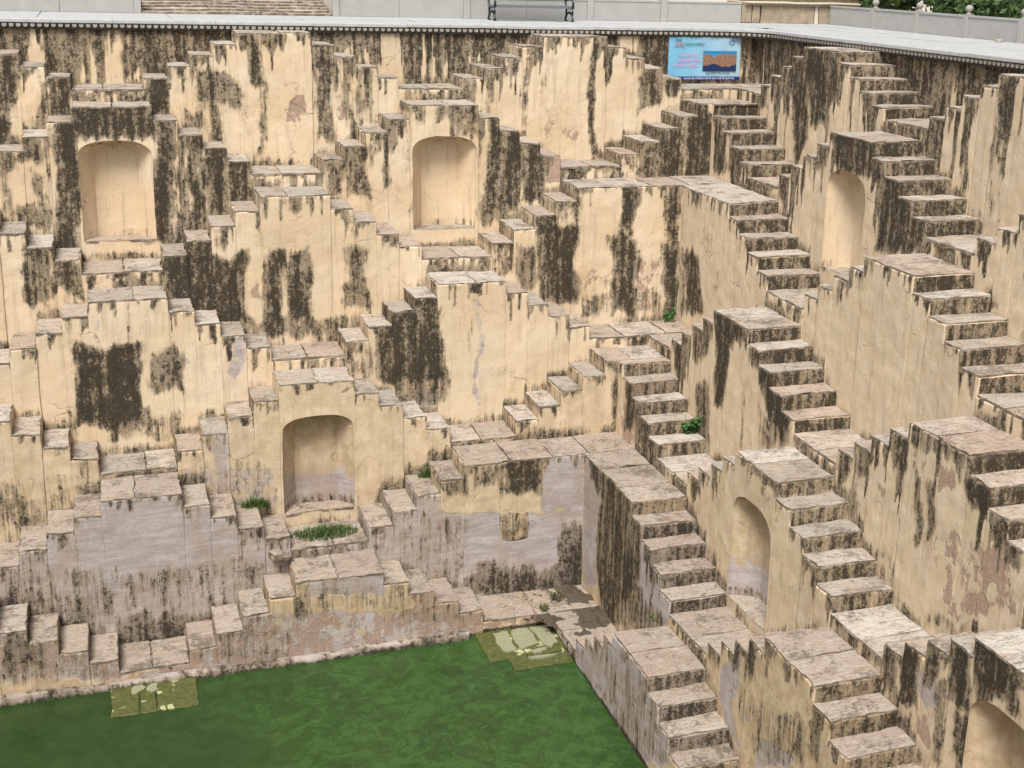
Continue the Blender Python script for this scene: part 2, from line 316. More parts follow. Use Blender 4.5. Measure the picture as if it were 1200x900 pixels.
 ("d","B",7,0.45,[(2.07,-8.12),(3.93,-8.38),(3.92,-8.85),(2.05,-8.58)]),
 ("k","B",7,0.80,[(3.93,-8.38),(5.04,-8.53),(5.05,-9.22),(3.92,-9.05)]),
 ("k","B",7,0.60,[(2.39,-8.31),(2.58,-8.34),(2.58,-8.51),(2.38,-8.49)]),
 ("d","B",7,0.50,[(0.28,-8.86),(1.52,-9.06),(1.51,-9.27),(0.26,-9.07)]),
 ("d","R",0,0.95,[(-0.48,-0.09),(4.41,-0.13),(5.0,-1.27),(-0.35,-1.03)]),
 ("d","R",0,0.75,[(4.41,-0.13),(5.79,-0.14),(5.59,-1.06),(4.56,-1.03)]),
 ("d","R",0,0.55,[(5.79,-0.14),(7.64,-0.15),(7.69,-0.45),(5.75,-0.63)]),
 ("d","R",1,1.14,[(2.63,-0.19),(3.34,-0.18),(3.65,-1.42),(3.04,-1.49)]),
 ("d","R",1,1.14,[(2.05,-0.48),(2.64,-0.31),(3.01,-1.65),(2.52,-2.33)]),
 ("d","R",1,0.90,[(3.34,-0.2),(3.87,-0.2),(4.05,-0.93),(3.64,-0.97)]),
 ("d","R",1,0.90,[(0.99,-0.88),(1.28,-0.86),(1.42,-1.36),(1.14,-1.39)]),
 ("d","R",1,0.60,[(1.43,-0.72),(1.67,-0.7),(1.88,-1.15),(1.6,-1.18)]),
 ("k","R",1,0.50,[(1.49,-0.87),(1.7,-0.85),(1.75,-1.24),(1.62,-1.26)]),
 ("d","R",1,1.14,[(7.69,-0.47),(7.83,-0.46),(7.8,-1.94),(7.72,-1.95)]),
 ("d","R",1,0.90,[(8.35,-0.17),(8.42,-0.16),(8.49,-2.07),(8.4,-2.09)]),
 ("d","R",1,0.55,[(8.51,-0.19),(8.58,-0.18),(8.75,-2.15),(8.63,-2.17)]),
 ("d","R",1,0.80,[(6.73,-0.92),(6.82,-0.91),(6.87,-1.17),(6.73,-1.18)]),
 ("d","R",2,0.90,[(0.99,-1.27),(1.48,-1.5),(1.68,-2.44),(1.16,-2.6)]),
 ("d","R",2,0.90,[(1.55,-1.49),(2.27,-1.96),(2.33,-2.42),(1.69,-2.52)]),
 ("k","R",2,0.50,[(1.6,-1.89),(1.9,-1.93),(1.97,-2.4),(1.67,-2.36)]),
 ("d","R",2,0.90,[(2.28,-2.04),(2.79,-2.2),(3.38,-2.57),(2.56,-2.5)]),
 ("d","R",2,1.14,[(5.45,-1.28),(6.71,-1.25),(6.83,-1.68),(6.45,-1.8),(5.8,-1.8),(5.52,-1.73)]),
 ("d","R",2,0.90,[(4.95,-1.5),(5.34,-1.45),(5.2,-1.99),(4.91,-1.96)]),
 ("d","R",2,0.90,[(4.55,-1.76),(4.81,-1.72),(4.72,-2.28),(4.6,-2.3)]),
 ("d","R",2,0.90,[(3.79,-2.2),(4.11,-2.08),(4.05,-2.68),(3.86,-2.71)]),
 ("d","R",2,1.14,[(6.86,-1.54),(7.83,-2.03),(7.83,-2.8),(7.04,-2.96)]),
 ("d","R",2,0.80,[(7.05,-1.52),(7.26,-1.61),(7.1,-2.68),(6.92,-2.19)]),
 ("d","R",2,1.14,[(7.69,-1.99),(8.28,-2.32),(8.26,-2.7),(7.6,-2.84)]),
 ("d","R",2,0.50,[(4.07,-2.83),(4.92,-3.4),(5.25,-3.63),(4.46,-3.35)]),
 ("d","R",2,0.70,[(5.34,-3.31),(5.73,-3.09),(5.78,-3.37),(5.37,-3.45)]),
 ("d","R",3,0.95,[(2.08,-3.87),(2.76,-3.75),(3.11,-4.69),(2.39,-5.06)]),
 ("d","R",3,0.85,[(2.32,-2.6),(2.69,-2.61),(2.59,-2.98),(2.36,-2.94)]),
 ("d","R",3,0.50,[(3.43,-3.83),(3.61,-3.82),(3.67,-4.24),(3.49,-4.28)]),
 ("d","R",3,0.50,[(1.62,-4.05),(2.11,-3.79),(2.39,-5.06),(2.0,-5.16)]),
 ("d","R",3,0.35,[(10.04,-3.2),(10.12,-3.18),(10.12,-4.36),(10.05,-4.38)]),
 ("d","R",3,0.30,[(9.56,-2.97),(9.66,-2.95),(9.73,-4.0),(9.64,-4.03)]),
 ("d","R",3,0.30,[(7.59,-3.19),(7.71,-3.16),(7.72,-4.33),(7.63,-4.36)]),
 ("d","R",4,1.14,[(5.44,-4.14),(6.65,-4.11),(6.63,-4.37),(5.54,-4.6)]),
 ("d","R",4,1.14,[(5.48,-4.13),(6.04,-4.07),(6.0,-5.62),(5.68,-5.72)]),
 ("d","R",4,0.80,[(4.65,-4.61),(5.43,-4.26),(5.38,-4.94),(4.74,-5.27)]),
 ("d","R",4,0.80,[(3.76,-5.09),(4.46,-4.75),(4.42,-5.67),(3.99,-5.8)]),
 ("d","R",4,1.14,[(6.56,-4.26),(7.06,-4.32),(7.57,-4.57),(7.98,-4.78),(8.32,-5.12),(7.96,-5.52),(7.44,-5.15),(6.96,-4.62)]),
 ("d","R",4,0.70,[(4.87,-5.53),(5.44,-5.36),(5.52,-6.53),(4.97,-6.26)]),
 ("d","R",4,0.50,[(6.58,-4.87),(6.75,-4.82),(6.8,-6.06),(6.63,-6.13)]),
 ("d","R",4,0.60,[(7.22,-5.22),(8.32,-5.26),(8.23,-5.55),(7.31,-5.88)]),
 ("d","R",4,0.90,[(10.73,-4.37),(11.17,-4.16),(11.25,-4.64),(10.89,-4.94)]),
 ("d","R",4,0.90,[(9.54,-5.08),(9.93,-4.84),(9.89,-5.32),(9.63,-5.67)]),
 ("d","R",4,0.90,[(9.97,-4.83),(10.32,-4.62),(10.37,-5.14),(10.08,-5.25)]),
 ("d","R",4,0.85,[(11.41,-4.08),(11.87,-4.13),(11.88,-4.29),(11.49,-4.32)]),
 ("d","R",4,0.90,[(11.92,-4.12),(12.42,-4.13),(12.44,-4.35),(12.18,-4.4)]),
 ("d","R",4,1.14,[(11.43,-4.62),(11.56,-4.69),(11.7,-5.53),(11.6,-5.57)]),
 ("d","R",4,0.90,[(11.7,-4.69),(11.91,-4.66),(11.97,-5.19),(11.81,-5.48)]),
 ("d","R",4,1.14,[(12.42,-4.31),(12.86,-4.35),(13.21,-4.56),(13.26,-4.85),(12.87,-4.6),(12.48,-4.57)]),
 ("d","R",4,1.14,[(13.2,-4.67),(13.51,-4.74),(13.58,-5.11),(13.3,-5.04)]),
 ("d","R",4,0.60,[(9.72,-5.63),(10.1,-5.24),(10.35,-6.11),(9.94,-6.3)]),
 ("d","R",4,0.45,[(10.35,-6.11),(11.13,-5.78),(11.5,-6.79),(10.9,-6.84)]),
 ("k","R",4,0.95,[(11.89,-4.4),(12.24,-4.37),(12.29,-4.62),(11.97,-4.75)]),
 ("k","R",4,0.80,[(11.27,-4.35),(11.49,-4.29),(11.5,-4.54),(11.35,-4.54)]),
 ("k","R",4,0.70,[(10.61,-5.11),(10.89,-5.06),(10.89,-5.29),(10.69,-5.35)]),
 ("k","R",4,0.75,[(10.05,-5.57),(10.3,-5.53),(10.33,-5.7),(10.07,-5.74)]),
 ("k","R",4,0.55,[(11.81,-5.31),(13.48,-4.6),(13.67,-5.58),(12.34,-6.3)]),
 ("k","R",4,0.80,[(12.79,-5.0),(13.22,-4.77),(13.35,-5.32),(12.9,-5.64)]),
 ("k","R",4,0.80,[(12.58,-5.69),(13.03,-5.47),(13.1,-5.82),(12.63,-5.99)]),
 ("d","R",4,0.60,[(11.83,-6.5),(12.8,-5.96),(12.82,-6.11),(11.95,-6.62)]),
 ("d","R",5,0.85,[(3.87,-5.43),(4.4,-5.46),(4.38,-6.38),(3.98,-6.51)]),
 ("k","R",5,0.80,[(3.73,-5.66),(4.42,-5.68),(4.52,-6.64),(3.93,-6.85)]),
 ("d","R",5,0.90,[(4.37,-5.92),(5.12,-6.13),(5.68,-6.83),(4.51,-6.49)]),
 ("d","R",5,0.85,[(5.3,-6.37),(5.75,-6.5),(6.12,-6.66),(5.41,-6.7)]),
 ("d","R",5,0.95,[(6.67,-6.39),(7.09,-6.18),(7.18,-6.61),(6.93,-6.66)]),
 ("d","R",5,0.70,[(7.64,-5.88),(7.75,-5.84),(7.79,-6.57),(7.73,-6.59)]),
 ("d","R",5,0.60,[(7.85,-5.71),(7.97,-5.66),(8.02,-6.07),(7.91,-6.11)]),
 ("d","R",5,0.60,[(8.68,-5.53),(8.81,-5.51),(8.78,-5.9),(8.7,-5.87)]),
 ("d","R",5,0.60,[(9.61,-5.58),(9.71,-5.58),(9.72,-5.97),(9.62,-5.95)]),
 ("d","R",5,1.14,[(14.07,-5.45),(14.81,-5.34),(14.92,-5.95),(14.44,-5.94),(14.13,-6.31)]),
 ("d","R",5,1.14,[(13.6,-5.74),(14.04,-5.48),(14.05,-6.26),(13.75,-6.33)]),
 ("d","R",5,1.14,[(13.2,-6.0),(13.49,-5.87),(13.47,-6.28),(13.29,-6.38)]),
 ("d","R",5,1.14,[(12.81,-6.2),(13.18,-6.06),(13.21,-6.74),(12.91,-6.8)]),
 ("d","R",5,0.90,[(12.41,-6.41),(12.78,-6.27),(12.83,-6.96),(12.48,-7.05)]),
 ("d","R",5,0.90,[(13.5,-6.26),(13.67,-6.16),(13.74,-7.17),(13.59,-7.27)]),
 ("d","R",5,0.90,[(13.81,-6.4),(14.12,-6.22),(14.15,-6.92),(13.93,-7.06)]),
 ("d","R",5,0.70,[(12.76,-7.0),(13.09,-6.81),(13.36,-7.41),(13.01,-7.41)]),
 ("l","R",5,0.95,[(13.15,-6.35),(13.48,-6.16),(13.61,-6.51),(13.31,-6.69)]),
 ("k","R",5,0.70,[(13.12,-6.79),(13.44,-6.66),(13.56,-7.07),(13.28,-7.13)]),
 ("d","R",5,0.80,[(11.21,-6.39),(11.71,-6.43),(12.41,-6.52),(12.35,-6.78),(11.24,-6.73)]),
 ("l","R",6,1.00,[(4.5,-6.84),(5.26,-6.89),(5.38,-8.67),(4.69,-9.15)]),
 ("d","R",6,0.98,[(5.26,-6.96),(6.73,-6.75),(7.0,-8.21),(5.77,-9.34),(5.39,-8.82)]),
 ("d","R",6,0.95,[(4.8,-6.84),(6.73,-6.72),(6.76,-7.02),(4.82,-7.13)]),
 ("d","R",6,0.80,[(6.68,-6.92),(7.12,-7.02),(7.05,-8.7),(6.7,-8.88)]),
 ("l","R",6,1.00,[(7.06,-7.11),(7.49,-7.28),(7.94,-7.48),(8.34,-7.84),(8.3,-8.08),(7.39,-8.54),(6.97,-7.94)]),
 ("d","R",6,0.60,[(5.51,-8.3),(6.97,-7.94),(8.17,-8.0),(8.19,-8.2),(5.97,-9.32)]),
 ("d","R",6,0.80,[(9.58,-7.72),(9.89,-7.59),(9.92,-7.83),(9.66,-7.96)]),
 ("d","R",6,1.14,[(10.3,-7.31),(10.52,-7.25),(10.57,-7.6),(10.38,-7.7)]),
 ("d","R",6,1.14,[(10.74,-7.04),(10.99,-7.04),(10.98,-7.32),(10.8,-7.47)]),
 ("l","R",6,1.00,[(10.07,-7.74),(10.55,-7.43),(10.65,-7.8),(10.26,-8.34),(9.95,-8.07)]),
 ("l","R",6,1.00,[(9.97,-8.21),(10.35,-8.04),(10.68,-8.41),(10.81,-8.59),(10.42,-8.57)]),
 ("l","R",6,1.00,[(11.24,-8.14),(11.67,-7.94),(12.32,-7.89),(11.18,-8.61)]),
 ("l","R",6,0.80,[(10.82,-7.95),(11.01,-7.91),(11.03,-8.08),(10.84,-8.13)]),
 ("d","R",6,0.42,[(10.44,-7.79),(12.54,-7.19),(12.88,-7.54),(11.51,-8.4),(10.76,-8.24)]),
 ("d","R",6,0.80,[(12.35,-7.25),(12.54,-7.14),(12.7,-7.65),(12.5,-7.67)]),
 ("l","R",7,0.90,[(5.22,-8.94),(10.65,-6.82),(13.05,-7.26),(5.43,-12.06)]),
 ("d","R",7,0.70,[(8.62,-8.11),(9.01,-8.04),(8.98,-8.33),(8.72,-8.4)]),
 ("d","R",7,0.70,[(9.24,-8.32),(9.8,-8.07),(10.04,-8.38),(9.44,-8.46)]),
 ("d","R",7,0.50,[(7.35,-9.21),(9.12,-9.05),(9.78,-9.31),(9.17,-9.57)]),
 ("k","R",7,0.90,[(6.61,-8.94),(8.08,-8.19),(8.1,-8.45),(6.63,-9.15)]),
 ("d","B",6,0.40,[(-2.03,-7.63),(2.05,-8.17),(2.03,-8.91),(-2.09,-8.32)]),
 ("d","B",6,0.36,[(3.43,-7.37),(5.28,-7.58),(5.29,-8.98),(3.41,-8.73)]),
 ("d","B",6,0.70,[(-0.29,-8.58),(0.97,-8.76),(0.96,-9.13),(-0.32,-8.94)]),
 ("d","B",7,0.50,[(-2.04,-8.3),(-1.36,-8.4),(-1.42,-9.16),(-2.1,-9.04)]),
 ("d","B",7,0.40,[(-1.36,-8.33),(-0.49,-8.46),(-0.54,-9.3),(-1.42,-9.16)]),
 ("d","B",7,0.42,[(0.56,-8.2),(2.12,-8.42),(2.09,-9.44),(0.51,-9.19)]),
 ("d","B",7,0.40,[(3.58,-8.4),(5.04,-8.61),(5.05,-9.22),(3.58,-9.0)]),
 ("d","B",7,0.40,[(2.2,-8.14),(3.52,-8.32),(3.51,-8.69),(2.19,-8.5)]),
 ("d","B",5,0.38,[(-2.0,-6.57),(-0.54,-6.72),(-0.61,-7.87),(-2.09,-7.69)]),
 ("d","B",5,0.34,[(0.82,-6.57),(2.22,-6.71),(2.19,-7.61),(0.77,-7.45)]),
 ("d","R",7,0.40,[(7.3,-8.59),(9.65,-8.09),(10.86,-8.63),(9.18,-9.68)]),
 ("l","B",7,0.62,[(-2.66,-7.8),(5.05,-8.91),(5.06,-10.23),(-2.77,-8.93)]),
 ("l","B",6,0.80,[(-2.62,-6.55),(-0.55,-6.78),(-0.61,-7.75),(-2.71,-7.48)]),
]
# ------------------------------------------------------------------ materials
class NT:
    def __init__(s, name):
        s.m = bpy.data.materials.new(name); s.m.use_nodes = True; s.t = s.m.node_tree; s.N = s.t.nodes; s.b = s.N['Principled BSDF']
        s.geo = s.N.new('ShaderNodeNewGeometry').outputs['Position']
    def lk(s, v, i):
        if isinstance(v, (int, float)): i.default_value = v
        elif isinstance(v, tuple): i.default_value = v if len(v) == 4 or i.type == 'VECTOR' else (*v, 1)
        else: s.t.links.new(v, i)
    def mapv(s, sc, src=None, rot=None, loc=None):
        n = s.N.new('ShaderNodeMapping'); s.lk(src or s.geo, n.inputs[0]); n.inputs['Scale'].default_value = sc
        if rot: n.inputs['Rotation'].default_value = rot
        if loc is not None: s.lk(loc, n.inputs['Location'])
        return n.outputs[0]
    def noise(s, scale, sc=(1, 1, 1), det=3, rough=.55, dist=0, src=None, col=False, loc=None):
        n = s.N.new('ShaderNodeTexNoise'); s.lk(s.mapv(sc, src, loc=loc), n.inputs['Vector']); n.inputs['Scale'].default_value = scale
        n.inputs['Detail'].default_value = det; n.inputs['Roughness'].default_value = rough; n.inputs['Distortion'].default_value = dist
        return n.outputs[1 if col else 0]
    def vor(s, scale, sc=(1, 1, 1), feat='DISTANCE_TO_EDGE', src=None):
        n = s.N.new('ShaderNodeTexVoronoi'); n.feature = feat; s.lk(s.mapv(sc, src), n.inputs['Vector']); n.inputs['Scale'].default_value = scale
        return n.outputs['Distance']
    def math(s, op, a, b=0., c=0.):
        n = s.N.new('ShaderNodeMath'); n.operation = op
        for v, i in zip((a, b, c), n.inputs): s.lk(v, i)
        return n.outputs[0]
    def step(s, v, a, b, lo=0., hi=1.):
        n = s.N.new('ShaderNodeMapRange'); n.interpolation_type = 'SMOOTHSTEP'
        for x, i in zip((v, a, b, lo, hi), n.inputs): s.lk(x, i)
        return n.outputs[0]
    def mix(s, f, a, b, mode='MIX'):
        n = s.N.new('ShaderNodeMix'); n.data_type = 'RGBA'; n.blend_type = mode; s.lk(f, n.inputs[0]); s.lk(a, n.inputs[6]); s.lk(b, n.inputs[7]); return n.outputs[2]
    def ramp(s, f, stops):
        n = s.N.new('ShaderNodeValToRGB'); s.lk(f, n.inputs[0]); e = n.color_ramp.elements
        while len(e) < len(stops): e.new(.5)
        for x, (p, c) in zip(e, stops): x.position = p; x.color = (*c, 1)
        return n.outputs[0]
    def bump(s, h, st, d=.02, nrm=None):
        n = s.N.new('ShaderNodeBump'); s.lk(h, n.inputs['Height']); n.inputs['Strength'].default_value = st; n.inputs['Distance'].default_value = d
        if nrm: s.t.links.new(nrm, n.inputs['Normal'])
        return n.outputs[0]
    def rnd(s): return s.N.new('ShaderNodeObjectInfo').outputs['Random']
    def fin(s, col, rough=.9, nrm=None, spec=.3):
        s.lk(col, s.b.inputs['Base Color']); s.lk(rough, s.b.inputs['Roughness'])
        if nrm: s.t.links.new(nrm, s.b.inputs['Normal'])
        s.b.inputs['Specular IOR Level'].default_value = spec; return s.m
def simple(name, col, rough=.7, metal=0., var=.15, sc=12, spec=.4):
    n = NT(name); f = n.noise(sc, det=4); c = n.mix(f, tuple(x*(1-var) for x in col), tuple(min(1, x*(1+var)) for x in col))
    n.b.inputs['Metallic'].default_value = metal
    return n.fin(c, rough, n.bump(f, .2, .01), spec)

def plaster_mat():
    n = NT('lime_plaster')
    at = n.N.new('ShaderNodeAttribute'); at.attribute_name = 'stain'
    sp = n.N.new('ShaderNodeSeparateColor'); n.lk(at.outputs['Color'], sp.inputs[0]); d, k, l = sp.outputs; tone = at.outputs['Alpha']
    streak = n.noise(10, (1, 1, .09), 4, .6); streak2 = n.noise(30, (1, 1, .07), 3, .6)
    big = n.noise(.9, det=3); med = n.noise(4.5, det=5, rough=.62); fine = n.noise(22, det=5, rough=.7); grit = n.noise(80, det=3, rough=.7)
    # sound plaster, from warm ochre to pale and to dirty ochre
    warm = n.mix(n.step(big, .35, .65), (.60, .462, .305), (.65, .535, .39))
    pale = n.mix(n.step(med, .3, .7), (.565, .445, .305), (.625, .515, .375))
    dirty = n.mix(n.step(med, .35, .65), (.42, .31, .19), (.56, .44, .295))
    base = n.mix(n.step(tone, 0., 1.), warm, pale); base = n.mix(n.step(tone, 1.0, 2.0), base, dirty)
    n_r = n.math('MULTIPLY_ADD', n.rnd(), .10, .95); base = n.mix(1., base, n_r, 'MULTIPLY')
    # faint rain streaks and washed blotches
    s1 = n.step(streak, .5, .72); base = n.mix(n.math('MULTIPLY', s1, .42), base, (.36, .285, .20))
    s2 = n.step(streak2, .56, .75); base = n.mix(n.math('MULTIPLY', s2, .25), base, (.25, .20, .15))
    base = n.mix(n.math('MULTIPLY', n.step(fine, .55, .8), .38), base, (.33, .24, .15))
    base = n.mix(n.math('MULTIPLY', n.step(n.noise(2.2, (1, 1, .4), 4), .58, .75), .3), base, (.52, .33, .18))
    g2 = n.noise(1.5, (1, 1, .55), 7, .72, .4); base = n.mix(n.step(g2, .56, .74, 0., .5), base, (.33, .235, .14))
    pit = n.step(n.noise(48, (1, 1, .8), 3, .6), .64, .72); base = n.mix(n.math('MULTIPLY', pit, n.step(med, .42, .6, .15, .75)), base, (.13, .095, .06))
    # lilac-grey bare lime
    lm = n.math('ADD', l, n.math('MULTIPLY', n.math('SUBTRACT', med, .5), 1.1)); lm = n.math('ADD', lm, n.math('MULTIPLY', n.math('SUBTRACT', fine, .5), .4))
    lmask = n.math('MULTIPLY', n.step(lm, .36, .62), .92)
    horiz = n.noise(7, (.22, .22, 1.6), 6, .72, .5)
    lil = n.mix(n.step(horiz, .32, .68), (.33, .285, .28), (.46, .42, .42)); lil = n.mix(n.step(g2, .42, .64, 0., .55), lil, (.30, .225, .17)); lil = n.mix(n.step(fine, .5, .72, 0., .5), lil, (.27, .22, .18)); lil = n.mix(n.math('MULTIPLY', pit, .7), lil, (.12, .09, .07))
    base = n.mix(lmask, base, lil)
    # reddish undercoat where the plaster has flaked off
    km = n.math('ADD', k, n.math('MULTIPLY', n.math('SUBTRACT', n.noise(5.5, (1, 1, .6), 5, .65), .5), 1.8))
    kmask = n.math('MULTIPLY', n.step(km, .50, .66), .85)
    base = n.mix(kmask, base, n.mix(n.step(fine, .35, .65), (.27, .18, .135), (.39, .28, .22)))
    # black algae: a grey-brown film with near-black growth inside it
    def wsum(start, *pairs):
        for nn, w in pairs: start = n.math('ADD', start, n.math('MULTIPLY', n.math('SUBTRACT', nn, .5), w))
        return start
    f2 = n.noise(13, (1, 1, .6), 5, .75)
    dm = wsum(n.math('MULTIPLY_ADD', d, .95, -.42), (streak, .85), (med, .75), (f2, .75), (streak2, .8))
    dm = n.math('SUBTRACT', dm, n.step(d, .22, .0)); dmask = n.step(dm, -.10, .14)
    halo = n.step(dm, -.32, .05, 0., .35); base = n.mix(halo, base, (.30, .225, .14))
    blk = wsum(n.math('MULTIPLY_ADD', d, .55, .06), (streak, 1.3), (f2, 1.5), (grit, 1.1), (fine, .9), (med, .4)); blk = n.step(blk, .34, .64)
    film = n.mix(n.step(f2, .35, .65), (.135, .108, .073), (.25, .20, .14)); film = n.mix(n.step(fine, .54, .68, 0., .6), film, (.10, .08, .055))
    dark = n.mix(n.step(grit, .35, .65), (.014, .012, .009), (.050, .041, .029)); film = n.mix(.35, film, base, 'MIX'); dark = n.mix(blk, film, dark)
    dark = n.mix(n.step(n.noise(42, (1, 1, .6), 4, .7), .60, .70, 0., .7), dark, (.34, .29, .22))
    base = n.mix(n.math('MULTIPLY', dmask, .96), base, dark)
    # hairline cracks
    warp = n.N.new('ShaderNodeVectorMath'); warp.operation = 'MULTIPLY_ADD'; n.lk(n.noise(3, det=3, col=True), warp.inputs[0]); warp.inputs[1].default_value = (.5, .5, .5); n.lk(n.geo, warp.inputs[2])
    cr = n.step(n.vor(.8, src=warp.outputs[0]), .002, .009, 1., 0.); cr = n.math('MULTIPLY', cr, n.step(n.noise(1.1, det=2), .52, .66))
    base = n.mix(n.math('MULTIPLY', cr, .5), base, (.12, .09, .06))
    h = n.math('MULTIPLY_ADD', fine, .5, n.math('MULTIPLY', med, .9)); h = n.math('SUBTRACT', h, n.math('MULTIPLY', kmask, .55)); h = n.math('ADD', h, n.math('MULTIPLY', dmask, .12)); h = n.math('SUBTRACT', h, n.math('MULTIPLY', lmask, .35))
    h = n.math('SUBTRACT', h, n.math('MULTIPLY', cr, .6)); h = n.math('ADD', h, n.math('MULTIPLY', grit, .2))
    return n.fin(base, .92, n.bump(h, .5, .03), .12)

def stone_mat(name='sandstone_paving', pal=None, grime=1.):
    n = NT(name); r = n.rnd()
    pal = pal or [(0, (.46, .41, .345)), (.2, (.38, .33, .27)), (.35, (.53, .49, .435)), (.5, (.44, .345, .275)), (.65, (.37, .36, .325)), (.8, (.50, .42, .345)), (1, (.56, .53, .48))]
    base = n.ramp(r, pal)
    off = n.N.new('ShaderNodeCombineXYZ'); n.lk(n.math('MULTIPLY', r, 37.), off.inputs[0]); n.lk(n.math('MULTIPLY', r, 91.), off.inputs[1])
    med = n.noise(3.2, (1, 2.2, 1), 5, .65, 1.2, loc=off.outputs[0]); fine = n.noise(18, det=5, rough=.7); grit = n.noise(70, det=3, rough=.7)
    vein = n.noise(5, (.7, 3.2, 1), 4, .6, 2.5, loc=off.outputs[0])
    base = n.mix(n.step(med, .42, .66, 0., .7), base, (.36, .27, .20)); base = n.mix(n.step(vein, .54, .68, 0., .5), base, (.58, .54, .48)); base = n.mix(1., base, (.90, .88, .86), 'MULTIPLY')
    base = n.mix(n.step(vein, .30, .40, .6, 0.), base, (.30, .23, .17))
    base = n.mix(n.step(fine, .52, .75, 0., .45*grime), base, (.24, .19, .145))
    g = n.math('ADD', n.math('MULTIPLY', n.math('SUBTRACT', n.noise(2.1, det=5, rough=.7), .5), 1.5), n.math('MULTIPLY', n.math('SUBTRACT', fine, .5), .9))
    base = n.mix(n.step(g, -.02, .26, 0., .82*grime), base, (.15, .118, .088))
    cw = n.N.new('ShaderNodeVectorMath'); cw.operation = 'MULTIPLY_ADD'; n.lk(n.noise(4, det=3, col=True), cw.inputs[0]); cw.inputs[1].default_value = (.35, .35, .35); n.lk(n.geo, cw.inputs[2])
    cr = n.step(n.vor(1.3, (1, 1.7, .2), src=cw.outputs[0]), .004, .014, 1., 0.); cr = n.math('MULTIPLY', cr, n.step(n.noise(1.3, det=2), .5, .62)); base = n.mix(n.math('MULTIPLY', cr, .6), base, (.07, .055, .04))
    vg = n.noise(11, (.6, 2.6, 1), 5, .7, 1.5, loc=off.outputs[0]); base = n.mix(n.step(vg, .55, .63, 0., .7), base, (.15, .12, .095)); base = n.mix(n.step(vg, .43, .36, 0., .45), base, (.60, .57, .52))
    # side faces of a slab are painted dark: edge shadow along with weathering
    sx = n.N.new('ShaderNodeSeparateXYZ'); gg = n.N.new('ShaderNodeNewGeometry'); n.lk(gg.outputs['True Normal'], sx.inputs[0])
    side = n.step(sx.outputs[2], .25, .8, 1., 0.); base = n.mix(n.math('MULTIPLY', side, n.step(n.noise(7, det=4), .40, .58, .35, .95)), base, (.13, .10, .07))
    h = n.math('ADD', n.math('MULTIPLY', fine, .5), n.math('MULTIPLY', vein, .7)); h = n.math('ADD', h, n.math('MULTIPLY', grit, .2)); h = n.math('SUBTRACT', h, n.math('MULTIPLY', cr, .8))
    return n.fin(base, .8, n.bump(h, .6, .022), .3)

def water_mat():
    n = NT('green_water')
    wv = n.N.new('ShaderNodeVectorMath'); wv.operation = 'MULTIPLY_ADD'; n.lk(n.noise(.9, det=4, rough=.6, col=True), wv.inputs[0]); wv.inputs[1].default_value = (.8, .8, 0); n.lk(n.geo, wv.inputs[2])
    sw = n.noise(3.4, (1, 1, 0), 9, .76, .5, src=wv.outputs[0]); big = n.noise(.33, (1, 1, 0), 3); fl = n.noise(14, (1, 1.2, 0), 8, .8, .5, src=wv.outputs[0])
    g = n.N.new('ShaderNodeSeparateXYZ'); n.lk(n.geo, g.inputs[0]); zone = n.step(n.math('ADD', g.outputs[0], n.math('MULTIPLY', big, 5.)), 2.6, 5.2)
    calm = n.mix(n.step(sw, .35, .65), (.019, .045, .011), (.030, .066, .017)); busy = n.mix(n.step(sw, .38, .62), (.026, .062, .014), (.046, .108, .026))
    c = n.mix(zone, calm, busy); c = n.mix(n.math('MULTIPLY', n.step(fl, .55, .63), n.math('MULTIPLY_ADD', zone, .32, .06)), c, (.07, .15, .045))
    vn = n.math('ABSOLUTE', n.math('SUBTRACT', n.noise(2.2, (1, 1, 0), 7, .68, 1.6, src=wv.outputs[0]), .5)); vz = n.math('MULTIPLY', n.step(n.noise(.8, (1, 1, 0), 4), .42, .58), n.math('MULTIPLY_ADD', zone, .5, .0))
    c = n.mix(n.math('MULTIPLY', n.step(vn, .045, .01), vz), c, (.010, .030, .010)); c = n.mix(n.step(n.vor(9, (1, 1, 0), 'F1'), .035, .02, 0., .7), c, (.16, .24, .10))
    h = n.math('ADD', n.math('MULTIPLY', sw, .6), n.math('MULTIPLY', fl, .4))
    n.fin(c, .26, n.bump(h, .05, .02), .32)
    tr = n.N.new('ShaderNodeBsdfTransparent'); tr.inputs[0].default_value = (.45, .75, .35, 1); mx = n.N.new('ShaderNodeMixShader'); mx.inputs[0].default_value = .88
    out = n.N['Material Output']; n.t.links.new(tr.outputs[0], mx.inputs[1]); n.t.links.new(n.b.outputs[0], mx.inputs[2]); n.t.links.new(mx.outputs[0], out.inputs[0])
    return n.m
PL = plaster_mat(); ST = stone_mat()
ST_LOW = stone_mat('weathered_low_paving', [(0, (.36, .31, .255)), (.25, (.42, .36, .295)), (.5, (.35, .29, .245)), (.75, (.44, .40, .345)), (1, (.39, .315, .26))], 1.15)
WAT = water_mat()
def algae_mat():
    n = NT('algae_covered_stone'); a = n.noise(1.9, det=4, rough=.6); f = n.noise(14, det=4)
    c = n.mix(n.step(f, .35, .65), (.06, .072, .018), (.10, .105, .03)); c = n.mix(n.step(n.noise(2.4, det=5, rough=.6, dist=1.), .60, .63), c, (.40, .40, .22))
    cr = n.step(n.vor(1.6), .008, .02, 1., 0.); c = n.mix(n.math('MULTIPLY', cr, 0.), c, (.02, .03, .01))
    return n.fin(c, n.step(a, .4, .6, .25, .6), n.bump(n.math('ADD', f, n.math('MULTIPLY', cr, -1.)), .4, .01), .5)
ALG = algae_mat()
GREY = simple('grey_concrete', (.345, .34, .32), .9, var=.16, sc=5, spec=.1)
DRYC = simple('dry_scum_crust', (.25, .25, .155), .9, var=.25, sc=18)
